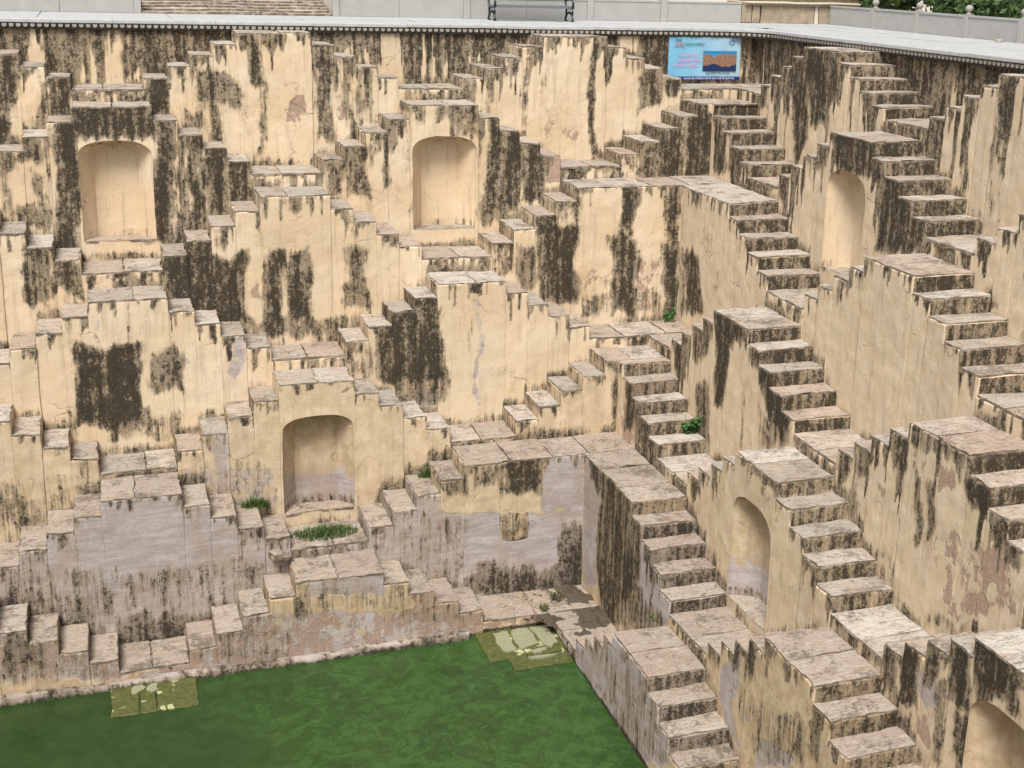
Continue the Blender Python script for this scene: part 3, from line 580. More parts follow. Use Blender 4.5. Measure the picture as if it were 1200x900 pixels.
DECK = simple('pale_marble_paving', (.41, .415, .41), .6, var=.30, sc=6, spec=.3)
TRIM = simple('stone_trim', (.30, .28, .245), .8, var=.3, sc=9)
SOFFIT_DARK = simple('near_black_stone', (.05, .045, .038), .9)  # near-black colour of the band under the coping
SAND = simple('sandstone_block', (.30, .24, .17), .9, var=.45, sc=7)
LEDG = simple('wet_lime_ledge', (.21, .22, .21), .8, var=.5, sc=9)
MORT = simple('pale_mortar', (.55, .48, .37), .95)
IRON = simple('black_cast_iron', (.03, .03, .034), .45, .6, var=.3, sc=30)
BENCHG = simple('grey_bench_slat', (.13, .135, .155), .5, var=.2)
BARK = simple('tree_bark', (.10, .075, .05), .95, var=.4)
EARTH = simple('bare_ground', (.46, .42, .36), .95, var=.25, sc=.8)
MUD = simple('damp_silt', (.075, .058, .04), .9, var=.5, sc=6)
def leaf(name, c0, c1):
    n = NT(name); c = n.mix(n.step(n.noise(2.5, det=3), .35, .65), c0, c1); c = n.mix(n.noise(25, det=1), c, tuple(x*1.35 for x in c1)); n.fin(c, .6, None, .3)
    tl = n.N.new('ShaderNodeBsdfTranslucent'); n.lk(c, tl.inputs[0]); mx = n.N.new('ShaderNodeMixShader'); mx.inputs[0].default_value = .25
    n.t.links.new(n.b.outputs[0], mx.inputs[1]); n.t.links.new(tl.outputs[0], mx.inputs[2]); n.t.links.new(mx.outputs[0], n.N['Material Output'].inputs[0]); return n.m
LEAF = leaf('tree_foliage', (.030, .058, .020), (.075, .125, .042)); GRASS = leaf('grass_blades', (.035, .065, .018), (.08, .125, .035)); HERB = leaf('weed_leaves', (.03, .08, .022), (.06, .15, .04)); DRY = leaf('dry_moss', (.055, .06, .025), (.12, .11, .05))
# ------------------------------------------------------------------ terraces: tier -> front plane of back wall, front plane of right wall, peak height, then offset, half platform, run, riser, last-riser extra for each wall
T = {
1:(0.030,11.812,-0.087, -0.051,0.645,0.393,0.193,-0.005, 0.011,0.615,0.404,0.196,-0.013),
2:(-0.894,10.862,-1.257, -0.018,0.626,0.394,0.234,-0.016, -0.027,0.646,0.404,0.233,-0.002),
3:(-1.866,9.883,-2.648, -0.020,0.588,0.395,0.236,-0.004, 0.006,0.628,0.404,0.232,0.009),
4:(-2.740,8.955,-4.087, 0.021,0.607,0.395,0.228,-0.001, -0.011,0.629,0.405,0.233,-0.011),
5:(-3.582,8.057,-5.422, 0.012,0.614,0.401,0.240,0.027, -0.010,0.629,0.405,0.228,-0.008),
6:(-4.515,7.142,-6.735, 0.020,0.588,0.398,0.225,0.015, 0.010,0.630,0.399,0.226,-0.013),
7:(-5.404,6.271,-8.032, 0.037,0.680,0.406,0.221,-0.006, 0.022,0.657,0.397,0.222,0.000),
8:(-6.324,5.304,-9.413, 0.000,0.618,0.400,0.224,0.000, 0.000,0.633,0.402,0.224,0.000)}
Y0, X0 = .95, 12.74; PB, PR, TR0 = 5.6146, 5.7349, .3275
SMIN, TMAX = -5.2, 17.2; DECKZ = .06; WATERZ = -9.36
def front(w, k): return (Y0 if k == 0 else T[k][0]) if w == 'B' else (X0 if k == 0 else T[k][1])
def place(w, k, P):
    """local (s along wall, v into wall, z) -> world"""
    P = np.asarray(P, float); f = front(w, k)
    return np.stack([P[:, 0], f+P[:, 1], P[:, 2]], 1) if w == 'B' else np.stack([f+P[:, 1], -P[:, 0], P[:, 2]], 1)
def segments(w, k):
    o, A, r, h, l = T[k][3:8] if w == 'B' else T[k][8:13]; per = PB if w == 'B' else PR; z = T[k][2]
    a0, a1 = (SMIN, T[k][1]) if w == 'B' else (-T[k][0], TMAX); out = []
    for n in range(-3, 6):
        c = n*per+(per/2 if k % 2 else 0)+o+(TR0 if w == 'R' else 0); nx = c+per
        out.append(('platform', c-A, c+A, z, 0, n))
        for j in range(1, 5): out.append(('step', c+A+(j-1)*r, c+A+j*r, z-j*h, j, n))
        out.append(('landing', c+A+4*r, nx-A-4*r, z-5*h-l, 5, n))
        for j in range(4, 0, -1): out.append(('step', nx-A-j*r, nx-A-(j-1)*r, z-j*h, -j, n+1))
    res = []
    for t, s0, s1, zz, j, n in out:
        s0, s1 = max(s0, a0), min(s1, a1)
        if s1-s0 > .03: res.append((t, s0, s1, zz, j, n))
    # the flight that would meet the corner half way is filled to the corner instead
    def flat(lst, first):
        seq = lst if first else lst[::-1]; e = seq[0]
        i = 0
        while i < len(seq) and seq[i][0] == 'step': i += 1
        if i:
            t = seq[i]; m = seq[:i]
            t = (t[0], min(t[1], min(x[1] for x in m)), max(t[2], max(x[2] for x in m)), *t[3:]); seq = [t]+seq[i+1:]
        return seq if first else seq[::-1]
    if w == 'B':
        res = flat(res, False); e = res[-1]; res[-1] = (e[0], e[1], T[k-1][1] if k > 1 else X0, *e[3:])   # last block turns the corner
    else: res = flat(res, True)
    return res
SEGC = {}
AUTO = {('B',0):(.9,.5),('R',0):(1.2,.8),('B',1):(.24,.3),('R',1):(.7,.55),('B',2):(.22,.3),('R',2):(.4,.45),('B',3):(.16,.2),('R',3):(.1,.15),('B',4):(.12,.15),('R',4):(.3,.4),('B',5):(.12,.1),('R',5):(.2,.25),('B',6):(.12,.2),('R',6):(.2,.2),('B',7):(.1,.1),('R',7):(.15,.15)}
TONE = {('B',5):1.45,('B',6):1.6,('B',7):1.8,('R',0):1.2,('R',1):.9,('R',2):1.,('R',3):1.,('R',4):1.15,('R',5):1.25,('R',6):1.8,('R',7):1.5,('B',4):.35,('B',3):.25}
def stain(w, k, R, ztop, base_z=None, side=None):
    """R raw local coords -> rgba (algae with some painted shade, undercoat, bare lime, tone)"""
    S, Z = R[:, 0], R[:, 2]; n = len(S); d = np.zeros(n); kk = np.zeros(n); l = np.zeros(n)
    seed = k*7+(50 if w == 'R' else 0)
    f1 = .6*noise(np.stack([S, 0*S, 0*S], 1), 3, seed)+.8*noise(np.stack([S, 0*S, 0*S], 1), 11, seed+1)+.5*noise(np.stack([S, 0*S, 0*S], 1), 27, seed+2)
    am, ln = AUTO.get((w, k), (.1, .1)); L = (f1+am-.25)*ln*2.2
    d = np.maximum(d, sstep((L-(ztop-Z))/.12, -.3, .7)*.85*min(1, am*2.4+.3))
    if k <= 6:
        L2 = (.6*noise(np.stack([S, 0*S, 0*S], 1), 12, seed+7)+.7*noise(np.stack([S, 0*S, 0*S], 1), 29, seed+8)-.05)*(.42 if k < 5 else .25)
        d = np.maximum(d, sstep((L2-(ztop-Z))/.09, -.5, .5)*.8)
    zdr = .09*noise(np.stack([S, 0*S, 0*S], 1), 9, seed+3)+.07*noise(np.stack([S, 0*S, 0*S], 1), 3.1, seed+4)
    wv = .09*noise(np.stack([S, 0*S, Z], 1), 1.7, 6)+.05*noise(np.stack([S, 0*S, Z*.5], 1), 5, 3)+.02*noise(np.stack([S, 0*S, Z], 1), 15, 4)
    for ch, ww, kt, st, pts in PATCHES:
        if ww != w or kt != k: continue
        xs = [p_[0] for p_ in pts]; m = (S > min(xs)-.2) & (S < max(xs)+.2)
        if not m.any(): continue
        Ze = (Z+zdr*(1 if ch == 'd' else .3))[m]
        if max(p_[1] for p_ in pts) > ztop-.22: Ze = np.minimum(Ze, min(ztop, max(p_[1] for p_ in pts))-.15)   # growth that starts at a ledge reaches it
        sd = poly_sd(pts, (S+wv)[m], Ze); val = sstep(sd, -.11, .12)*st
        if ch == 'd': d[m] = np.maximum(d[m], val)
        elif ch == 'k': kk[m] = np.maximum(kk[m], val)
        elif ch == 'l': l[m] = np.maximum(l[m], val)
        else: d[m] *= 1-val
    if 1 <= k+1 <= 7 and base_z is None:
        SG = SEGC.setdefault((w, k+1), segments(w, k+1)); base_z = np.full(n, -99.)
        for g_ in SG: base_z = np.where((S >= g_[1]-.01) & (S <= g_[2]+.01), g_[3], base_z)
    if base_z is not None:     # moss creeping up from the foot of the wall, crevice shade painted in with it
        hm = .26 if k < 5 else .38
        d = np.maximum(d, (.75 if k < 5 else .8)*sstep(Z-base_z, hm, .0)*np.clip(.6+noise(np.stack([S, 0*S, Z], 1), 2.5, 8), 0, 1))
    d = np.where(Z < WATERZ+.05, 1.25, d)
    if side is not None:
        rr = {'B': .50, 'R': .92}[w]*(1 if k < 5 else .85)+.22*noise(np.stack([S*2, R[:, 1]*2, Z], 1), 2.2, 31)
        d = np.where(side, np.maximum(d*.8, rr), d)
    return np.stack([d, kk, l, np.full(n, TONE.get((w, k), 0.))/1.0], 1)
def unround(P, R, m, s0, s1, ztop, zl, zr, rad):
    L_ = (np.abs(R[:, 0]-s0) < 1e-6) & (R[:, 2] < zl-.01); R_ = (np.abs(R[:, 0]-s1) < 1e-6) & (R[:, 2] < zr-.01)
    mm = L_ | R_; P[mm] = R[mm]; return P
def mesh_local(name, w, k, P, F, R, mat, parent, ztop, base_z=None, side=None, jit=0.):
    Wd = place(w, k, P); Wd = Wd+wob(Wd)
    if w == 'B': Wd[:, 1] += jit
    else: Wd[:, 0] += jit
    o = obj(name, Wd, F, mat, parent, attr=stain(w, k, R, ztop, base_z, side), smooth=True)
    return o
def slab(w, k, s0, s1, v0, v1, ztop, th, mat, parent, name, seed, sub=.09):
    X, Y = lat(s0, s1, sub, 'ab'), lat(v0, v1, sub, 'ab'); Zc = np.array([ztop-th, ztop-th*.5, ztop-.008, ztop])
    P, F, R, m = rbox(X, Y, Zc, .009, 'f t l r k')
    rs = np.random.RandomState(seed); Wd = place(w, k, P); Wd = Wd+wob(Wd)
    # chipped, wandering edges and a slight tilt
    ed = np.minimum(np.minimum(P[:, 0]-s0, s1-P[:, 0]), np.minimum(P[:, 1]-v0, v1-P[:, 1]))
    nn = noise(Wd+seed*.37, 9, 3); c = place(w, k, [[(s0+s1)/2, (v0+v1)/2, ztop]])[0]; e = (ed < .02)
    pull = np.where(e, .010+.016*np.clip(nn, -.6, 1), 0)[:, None]; dirv = c-Wd; dirv[:, 2] = 0; dirv /= np.linalg.norm(dirv, axis=1)[:, None]+1e-9
    Wd = Wd+dirv*pull; big = np.clip(noise(Wd, 3.1, 21)-.45, 0, 1); Wd = Wd+dirv*(big*.12*e)[:, None]
    tx, ty = rs.uniform(-.012, .012, 2); Wd[:, 2] += (Wd[:, 0]-c[0])*tx+(Wd[:, 1]-c[1])*ty+.004*noise(Wd, 5, 13)+rs.uniform(-.004, .004)
    return obj(name, Wd, F, mat, parent, smooth=False)
def niche_column(w, k, s0, s1, v1, ztop, zbot, par, jit, nf, zs, zc, hw, cx):
    """platform block whose front is pierced by a shallow arched niche"""
    Zc = lat(zbot, ztop, .05, 'b'); X = lat(s0, s1, .06, 'ab'); Yv = lat(0, v1, .15, 'a')
    P, F, R, m = rbox(X, Yv, Zc, .014, 't l r'); P = unround(P, R, m, s0, s1, ztop, ztop-.24, ztop-.24, .014); Vs, Fs, Rs = [P], [F], [R]; n0 = len(P)
    # arch outline (shouldered basket arch)
    arc = [(-hw, z) for z in np.linspace(nf, zs, 14)][:-1]+[(-hw*abs(math.cos(t))**(2/2.7)*(1 if math.cos(t) > 0 else -1), zs+(zc-zs)*abs(math.sin(t))**(2/2.7)) for t in np.linspace(0, math.pi, 25)]+[(hw, z) for z in np.linspace(zs, nf, 14)][1:]
    arc = np.array(arc); arc[:, 0] += cx; out = []
    cc = np.array([cx, (zs+nf)/2])
    na = len(arc)
    for i, (x, z) in enumerate(arc):
        if i < 14: out.append((s0, z if i < 13 else zs+.03))
        elif i >= na-14: out.append((s1, z))
        else: out.append(None)
    mid = [i for i in range(na) if out[i] is None]; z1 = out[13][1]
    path = [(s0, z1), (s0, ztop), (s1, ztop), (s1, zs)]; L = [0]
    for a_, b_ in zip(path, path[1:]): L.append(L[-1]+math.hypot(b_[0]-a_[0], b_[1]-a_[1]))
    for q_, i in enumerate(mid):
        t = L[-1]*(q_+1)/(len(mid)+1)
        for j in range(3):
            if L[j] <= t <= L[j+1]+1e-9: u = (t-L[j])/(L[j+1]-L[j]); out[i] = (path[j][0]+u*(path[j+1][0]-path[j][0]), path[j][1]+u*(path[j+1][1]-path[j][1])); break
    # snap nearest to the two top corners
    for cn in ((s0, ztop), (s1, ztop)):
        i = min(mid, key=lambda i_: abs(out[i_][0]-cn[0])+abs(out[i_][1]-cn[1])); out[i] = cn
    out = np.array(out); nr = 9; rings = [arc*(1-t)+out*t for t in np.linspace(0, 1, nr)]
    V = np.concatenate([np.stack([r[:, 0], 0*r[:, 0], r[:, 1]], 1) for r in rings]); Fr = [(j*na+i, j*na+i+1, (j+1)*na+i+1, (j+1)*na+i) for j in range(nr-1) for i in range(na-1)]
    Vs.append(V); Fs.append(np.array(Fr)+n0); Rs.append(V); n0 += len(V)
    X2, Z2 = lat(s0, s1, .05), lat(zbot, nf, .05); V = np.array([(x, 0, z) for x in X2 for z in Z2]); nz = len(Z2)
    Fr = [(i*nz+j, (i+1)*nz+j, (i+1)*nz+j+1, i*nz+j+1) for i in range(len(X2)-1) for j in range(nz-1)]; Vs.append(V); Fs.append(np.array(Fr)+n0); Rs.append(V)
    P, F, R = np.concatenate(Vs), np.concatenate(Fs), np.concatenate(Rs); rim = np.zeros(len(P), bool)
    col = mesh_local('platform', w, k, P, F, R, PL, par, ztop, jit=jit)
    # recess: reveal, splayed cheeks and a narrower back panel, as a shell of its own
    prof = [(0, 1, 0), (.035, .995, .0), (.21, .80, .05), (.385, .60, .10), (.40, .585, .115)]
    V = []
    for v, sc, dz in prof:
        for x, z in arc: V.append((cx+(x-cx)*sc, v, z if z <= nf+1e-6 else nf+(z-nf)*(1-dz/(zc-nf))))
    nv = len(V); Fr = [(j*na+i, (j+1)*na+i, (j+1)*na+i+1, j*na+i+1) for j in range(len(prof)-1) for i in range(na-1)]
    Fr += [(j*na, j*na+na-1, (j+1)*na+na-1, (j+1)*na) for j in range(len(prof)-1)]
    last = (len(prof)-1)*na
    for i in range(13): Fr.append((last+i, last+na-1-i, last+na-2-i, last+i+1))
    cen = len(V); V.append((cx, .40, zs)); Fr += [(last+i, cen, last+i+1, last+i+1) for i in range(13, na-14)]; Fr.append((last+13, last+na-14, cen, cen))
    Fr = [f if f[2] != f[3] else f[:3] for f in Fr]
    V = np.array(V); Wd = place(w, k, V); Wd = Wd+wob(Wd)*np.where(V[:, 1] < .05, 1, .5)[:, None]
    if w == 'B': Wd[:, 1] += jit
    else: Wd[:, 0] += jit
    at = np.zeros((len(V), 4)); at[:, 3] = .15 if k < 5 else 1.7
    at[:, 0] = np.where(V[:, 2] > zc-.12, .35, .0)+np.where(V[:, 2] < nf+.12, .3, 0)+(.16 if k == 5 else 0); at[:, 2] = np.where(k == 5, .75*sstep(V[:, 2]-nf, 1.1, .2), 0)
    obj('niche', Wd, Fr, PL, col, attr=at, smooth=False)
    return col
LABEL = {
('B',1):('topmost tier of the facing wall, black-streaked blocks just under the scalloped coping'),
('B',2):('second tier of the facing wall, blackened steps around two tall arched ochre niches'),
('B',3):('third tier of the facing wall, ochre flights meeting the niche sills, large black patches below'),
('B',4):('fourth tier of the facing wall, cream flights with square black patch beside pale peak'),
('B',5):('fifth tier of the facing wall, dirty ochre steps around the single low arched niche'),
('B',6):('sixth tier of the facing wall, lilac grey face with small square ochre patch'),
('B',7):('lowest dry tier of the facing wall, broken pinkish steps standing along the green water'),
('B',8):('drowned tier of the facing wall, olive algae-covered slabs lying just at the water surface'),
('R',1):('topmost tier of the side wall, dark streaked stairs under the rounded coping end'),
('R',2):('second tier of the side wall, blackened stairs with the narrow arched niche near the top'),
('R',3):('third tier of the side wall, clean beige face under two long flights with black risers'),
('R',4):('fourth tier of the side wall, jagged black-topped steps, flaking pinkish plaster'),
('R',5):('fifth tier of the side wall, beige peak with arched niche above the long broad platforms'),
('R',6):('sixth tier of the side wall, worn platform from the corner with lilac flaking patches'),
('R',7):('lowest dry tier of the side wall, grey whitewashed face rising from the green water'),
('R',8):('drowned tier of the side wall, algae slab touching the corner of the pool')}
TER = {}; cid = 0
for w in 'BR':
    for k in range(1, 9):
        segs = segments(w, k); v1 = abs(front(w, k)-(front(w, k-1))) ; org = (0, front('B', k), T[k][2]-2) if w == 'B' else (front('R', k), -8, T[k][2]-2)
        root = thing('stepped_terrace', LABEL[(w, k)], 'stepped wall', org, 'tiers of the stepwell'); TER[(w, k)] = root
        smat = ST if k < 6 else ST_LOW
        zb = (T[k+1][2]-5*.24-.25) if k < 8 else -10.6
        for si, (t, s0, s1, z, j, n) in enumerate(segs):
            zl = segs[si-1][3] if si else -99; zr = segs[si+1][3] if si+1 < len(segs) else -99
            cid += 1; rs = np.random.RandomState(cid*13+5); jit = rs.uniform(-.005, .005)*(1 if rs.rand() < .7 else 2.2)
            if t == 'platform': jit -= .006
            th = .036 if t != 'landing' else .045
            zt = z-th+.010
            hid = (w == 'R' and s0 > 16) or (w == 'B' and s1 < -3.6)
            res = .12 if hid else .05
            if k == 8:   # drowned tier: only its top slabs matter
                V, F = box(0, 1, 0, 1, 0, 1); V = np.array(V)*[s1-s0, v1, zt+10.6]+[s0, 0, -10.6]; Wd = place(w, k, V)
                body = obj(t, Wd, F, ALG, root); top_at = z
                if w == 'B' and n < 0 and t == 'platform': pass
                nsl = max(1, int(round((s1-s0)/.75))); cuts = np.linspace(s0, s1, nsl+1)
                if t == 'platform' and n == 0: cuts = np.array([s0, s0+.40, s0+.63, s1])
                if w == 'B' and t == 'platform' and s0 > 4: cuts = np.array([s0, s0+.62, s0+1.3, s1])
                for a_, b_ in zip(cuts, cuts[1:]):
                    slab(w, k, a_, b_, -.01, v1, (WATERZ+.03) if t == 'platform' else z+.07, th, ALG, body, 'paving_slab' if t != 'step' else 'tread', cid*3+int(a_*10))
                continue
            niche = t == 'platform' and ((w == 'B' and k in (2, 5)) or (w == 'R' and k in (2, 5) and n >= 1)) and not (w == 'B' and (n == 2 or (k == 5 and n == 1)))
            X = lat(s0, s1, res, 'ab'); Zc = lat(zb, zt, res, 'b'); Yv = lat(0, v1, .13, 'a')
            if niche:
                cx = (s0+s1)/2; nf = (-3.50 if k == 2 else -7.66) if w == 'B' else (-3.45 if k == 2 else -7.66)
                zc = -1.815 if k == 2 else -5.985; rise = .3 if w == 'B' else .42; hw = .585 if w == 'B' else .60
                part = niche_column(w, k, s0, s1, v1, zt, zb, root, jit, nf, zc-rise, zc, hw, cx)
                # the niche floor sill, one stone
                sl_ = slab(w, k, cx-hw+.01, cx+hw-.01, -.012, .38, nf+.012, .05, smat, part, 'niche_floor', cid)
            else:
                P, F, R, m = rbox(X, Yv, Zc, .016); P = unround(P, R, m, s0, s1, zt, zl, zr, .016)
                tall = (s0, s1)
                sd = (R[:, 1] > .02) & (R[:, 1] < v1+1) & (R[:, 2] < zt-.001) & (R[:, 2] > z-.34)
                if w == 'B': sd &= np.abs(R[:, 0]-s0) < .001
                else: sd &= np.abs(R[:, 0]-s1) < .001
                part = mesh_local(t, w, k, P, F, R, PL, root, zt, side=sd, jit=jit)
            # stone on top
            if t == 'step': slab(w, k, s0, s1, -.007, v1, z, th, smat, part, 'tread', cid*3, .08)
            else:
                nsl = 2 if (s1-s0) < 1.6 else max(2, int(round((s1-s0)/.8))); base = np.linspace(s0, s1, nsl+1); base[1:-1] += rs.uniform(-.12, .12, len(base)-2)
                for q_, (a_, b_) in enumerate(zip(base, base[1:])):
                    slab(w, k, a_+.002, b_-.002, -.009, v1, z+rs.uniform(-.004, .004), th, smat, part, 'paving_slab', cid*3+q_, .08)

DRYP = [('B', [[(5.275,-5.50),(5.508,-5.47),(5.513,-5.842),(5.473,-6.122),(5.301,-6.128),(5.266,-5.857)], [(5.583,-5.46),(5.873,-5.45),(5.892,-6.013),(5.551,-6.145),(5.54,-5.849)], [(5.92,-5.45),(6.19,-5.45),(6.2,-6.053),(6.042,-6.175),(5.95,-5.967)], [(5.707,-6.22),(5.96,-6.14),(5.95,-6.24),(5.76,-6.31)], [(5.60,-6.40),(6.08,-6.40),(5.874,-6.49),(5.64,-6.47)], [(-0.321,-5.733),(-0.268,-5.571),(-0.171,-5.549),(-0.126,-5.64),(-0.201,-5.744),(-0.275,-5.797)], [(-0.09,-5.694),(-0.05,-5.56),(0.047,-5.563),(0.062,-5.773),(-0.035,-5.794)], [(0.197,-5.504),(0.295,-5.508),(0.339,-5.599),(0.275,-5.658)]])]
# ------------------------------------------------------------------ top retaining wall under the coping
def top_wall(w, s0, s1, label):
    root = thing('retaining_wall', label, 'wall', (0, Y0, -1.1) if w == 'B' else (X0, -8, -1.1), 'retaining walls under the coping')
    n = int(round((s1-s0)/2.2)); c = np.linspace(s0, s1, n+1)
    for a_, b_ in zip(c, c[1:]):
        P, F, R, m = rbox(lat(a_, b_, .035), lat(0, .25, .2), lat(-1.6, -.035, .05, 'b'), .01, 'f')
        Wd = place(w, 0, P); Wd += wob(Wd); at = stain(w, 0, R, 0)
        S = R[:, 0]; Z3 = np.stack([S, 0*S, 0*S], 1); st_ = .8*noise(Z3, 13, 77)+.9*noise(Z3, 31, 78)+.3; ln = .55+.5*noise(Z3, 6, 79)
        amt = 1.0 if w == 'R' else .78
        at[:, 0] = np.maximum(at[:, 0], sstep(st_, .15, .75)*amt*sstep(ln+(.8 if w == 'R' else .25)+R[:, 2], -.2, .4))
        obj('wall_section', Wd, F, PL, root, attr=at, smooth=True)
top_wall('B', SMIN-.6, X0+.2, 'topmost retaining wall on the far side, ochre with many thin black rain streaks')
top_wall('R', -Y0-.2, TMAX, 'topmost retaining wall on the near right side, almost black with rain streaks')

# ------------------------------------------------------------------ deck path, coping with scallops
EY, EX, CR = Y0-.11, X0-.14, .75      # coping edge lines and corner radius
def edge_path():
    pts = [(x, EY, 0) for x in np.arange(SMIN-1.0, EX-CR, .06)]
    c = (EX-CR, EY-CR)
    pts += [(c[0]+CR*math.cos(a_), c[1]+CR*math.sin(a_), 0) for a_ in np.linspace(math.pi/2, 0, 18)]
    pts += [(EX, y, 0) for y in np.arange(EY-CR-.06, -TMAX-.5, -.06)]
    return np.array(pts)
EP = edge_path(); seg = np.linalg.norm(np.diff(EP, axis=0), axis=1); CUM = np.concatenate([[0], np.cumsum(seg)])
def at_len(L):
    x = np.interp(L, CUM, EP[:, 0]); y = np.interp(L, CUM, EP[:, 1]); x2 = np.interp(L+.03, CUM, EP[:, 0]); y2 = np.interp(L+.03, CUM, EP[:, 1]); x1 = np.interp(L-.03, CUM, EP[:, 0]); y1 = np.interp(L-.03, CUM, EP[:, 1])
    t = np.stack([x2-x1, y2-y1], -1); t /= np.linalg.norm(t, axis=-1)[..., None]+1e-9
    return x, y, t
cop = thing('coping', 'pale stone coping with a row of small scallops hanging over the wall top', 'coping', (6, EY, -.05))
tot = CUM[-1]; L = .3; q_ = 0
while L < tot-.3:
    L2 = min(L+random.uniform(1.7, 2.3), tot-.1); ls = np.linspace(L+.003, L2-.003, 14); x, y, t = at_len(ls); nrm = np.stack([-t[:, 1], t[:, 0]], 1); wd = .62
    jz = random.uniform(-.004, .004); prof = [(0, -.005), (-.006, .004), (-.006, .05), (0, .06), (wd, .06)]
    V = [(x[i]+nrm[i, 0]*a_, y[i]+nrm[i, 1]*a_, DECKZ-.06+b_+jz) for i in range(len(ls)) for a_, b_ in prof]; m = len(prof)
    F = [(i*m+j, (i+1)*m+j, (i+1)*m+j+1, i*m+j+1) for i in range(len(ls)-1) for j in range(m-1)]+[tuple(range(m)), tuple((len(ls)-1)*m+j for j in range(m))[::-1]]
    V = np.array(V); V += .2*wob(V); obj('coping_slab', V, F, DECK, cop); L = L2
# dark soffit strip with pale scallops
sc = MB(); ls = np.arange(.3, tot-.3, .112)
for L in ls:
    xs, ys, t = at_len(np.array([L])); x, y, t = xs[0], ys[0], t[0]; nx, ny = -t[1], t[0]; hw = .038
    arc = [(-hw, -.02)]+[(-hw*math.cos(a_), -.045-.035*math.sin(a_)) for a_ in np.linspace(0, math.pi, 7)]+[(hw, -.02)]
    fr = [(x+t[0]*u+nx*.012, y+t[1]*u+ny*.012, z) for u, z in arc]; bk = [(x+t[0]*u+nx*.05, y+t[1]*u+ny*.05, z) for u, z in arc]; m = len(arc)
    sc.add(fr+bk, [tuple(range(m))[::-1]]+[(i, i+1, m+i+1, m+i) for i in range(m-1)])
tag(sc.build('scallops', TRIM, cop), kind='stuff')
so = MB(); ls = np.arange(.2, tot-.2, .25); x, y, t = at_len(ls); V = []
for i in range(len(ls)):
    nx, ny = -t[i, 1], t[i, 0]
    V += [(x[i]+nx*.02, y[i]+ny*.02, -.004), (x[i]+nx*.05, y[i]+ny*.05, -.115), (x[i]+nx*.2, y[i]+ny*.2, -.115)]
so.add(V, [(i*3+j, (i+1)*3+j, (i+1)*3+j+1, i*3+j+1) for i in range(len(ls)-1) for j in (0, 1)]); so.build('soffit_band', SOFFIT_DARK, cop)
# the walk itself in big pale slabs
def structure(o): o['kind'] = 'structure'; return o
walk = thing('path', None, None, (6, 2.5, 0)); structure(walk); del_keys = None
def walk_slab(x0, x1, y0, y1):
    V, F = box(x0+.009, x1-.009, y0+.009, y1-.009, -.05, DECKZ-.003+random.uniform(-.003, .003)); obj('paving_slab', V, F, DECK, walk)
x = SMIN-1.
while x < 15.9:
    x1 = min(x+random.uniform(1.4, 2.4), 15.9)
    for a_, b_ in ((EY+.6, 2.4), (2.4, 3.9)):
        if x1 < EX-.1: walk_slab(x, x1, a_, b_)
        elif b_ > 3: walk_slab(x, x1, a_, b_)
        else: walk_slab(x, x1, a_, b_) if x > EX else (walk_slab(x, EX+.55, a_, b_), walk_slab(EX+.55, x1, a_, b_))
    x = x1
y = EY+.6
while y > -TMAX:
    y1 = y-random.uniform(1.4, 2.4)
    for a_, b_ in ((EX+.6, 14.3), (14.3, 15.9)): walk_slab(a_, b_, y1, y)
    y = y1
# corner infill between rounded coping and slabs
V = [(EX-1.6, EY+.5, .045), (EX+.62, EY+.5, .045), (EX+.62, EY-1.7, .045), (EX+.5, EY-1.7, .045), (EX+.4, EY-.6, .045), (EX-.5, EY+.3, .045), (EX-1.6, EY+.4, .045)]
V2 = [(a_, b_, -.03) for a_, b_, c_ in V]; obj('paving_slab', V+V2, [tuple(range(7))[::-1], tuple(range(7, 14))], DECK, walk)

# ------------------------------------------------------------------ low parapets behind the walk
PY = 3.9
def parapet(x0, x1, marks, label):
    r = thing('low_parapet', label, 'parapet', ((x0+x1)/2, PY, DECKZ), 'low grey parapets behind the walk')
    cur = x0
    for a_, b_, kind in marks:
        if kind == 'p': mb = MB().box(a_, b_, PY-.03, PY+.13, DECKZ, .56).box(a_-.015, b_+.015, PY-.045, PY+.145, .561, .60); mb.build('post', GREY, r)
        else: MB().box(a_+.004, b_-.004, PY, PY+.1, DECKZ, .47).box(a_+.004, b_-.004, PY-.012, PY+.112, .471, .51).build('panel', GREY, r)
    return r
parapet(-6, .68, [(-6, -4.3, 'q'), (-4.3, -4.15, 'p'), (-4.15, -2.5, 'q'), (-2.5, -.81, 'q'), (-.81, .55, 'q'), (.55, .68, 'p')], 'low grey stone parapet at the far left end of the walk before the stair')
parapet(4.42, 13.69, [(4.42, 4.55, 'p'), (4.55, 5.80, 'q'), (5.80, 7.18, 'q'), (7.18, 7.32, 'p'), (7.32, 8.58, 'q'), (8.58, 9.96, 'q'), (9.96, 10.1, 'p'), (10.1, 11.70, 'q'), (11.70, 11.85, 'p'), (11.85, 13.69, 'q')], 'low grey stone parapet behind the black iron bench')
pr_ = thing('low_parapet', 'grey stone parapet with ball finials along the right side in front of trees', 'parapet', (15.95, -6, DECKZ), 'low grey parapets behind the walk')
ys = [1.87-1.725*i for i in range(0, 11)]; yy = [3.75]+ys
for a_, b_ in zip(yy, yy[1:]): MB().box(15.9, 16.0, b_+.07, a_-.07 if a_ < 3 else a_, DECKZ, .45).box(15.885, 16.015, b_+.07, a_-.07 if a_ < 3 else a_, .451, .49).build('panel', GREY, pr_)
for b_ in ys:
    po = MB().box(15.87, 16.03, b_-.067, b_+.067, DECKZ, .50).build('post', GREY, pr_)
    MB().lathe([(.0, 0), (.062, 0), (.062, .018), (.03, .035), (.03, .05), (.062, .075), (.078, .115), (.066, .155), (.035, .18), (0, .186)], (15.95, b_, .50), 12).build('finial', TRIM, po, smooth=True)
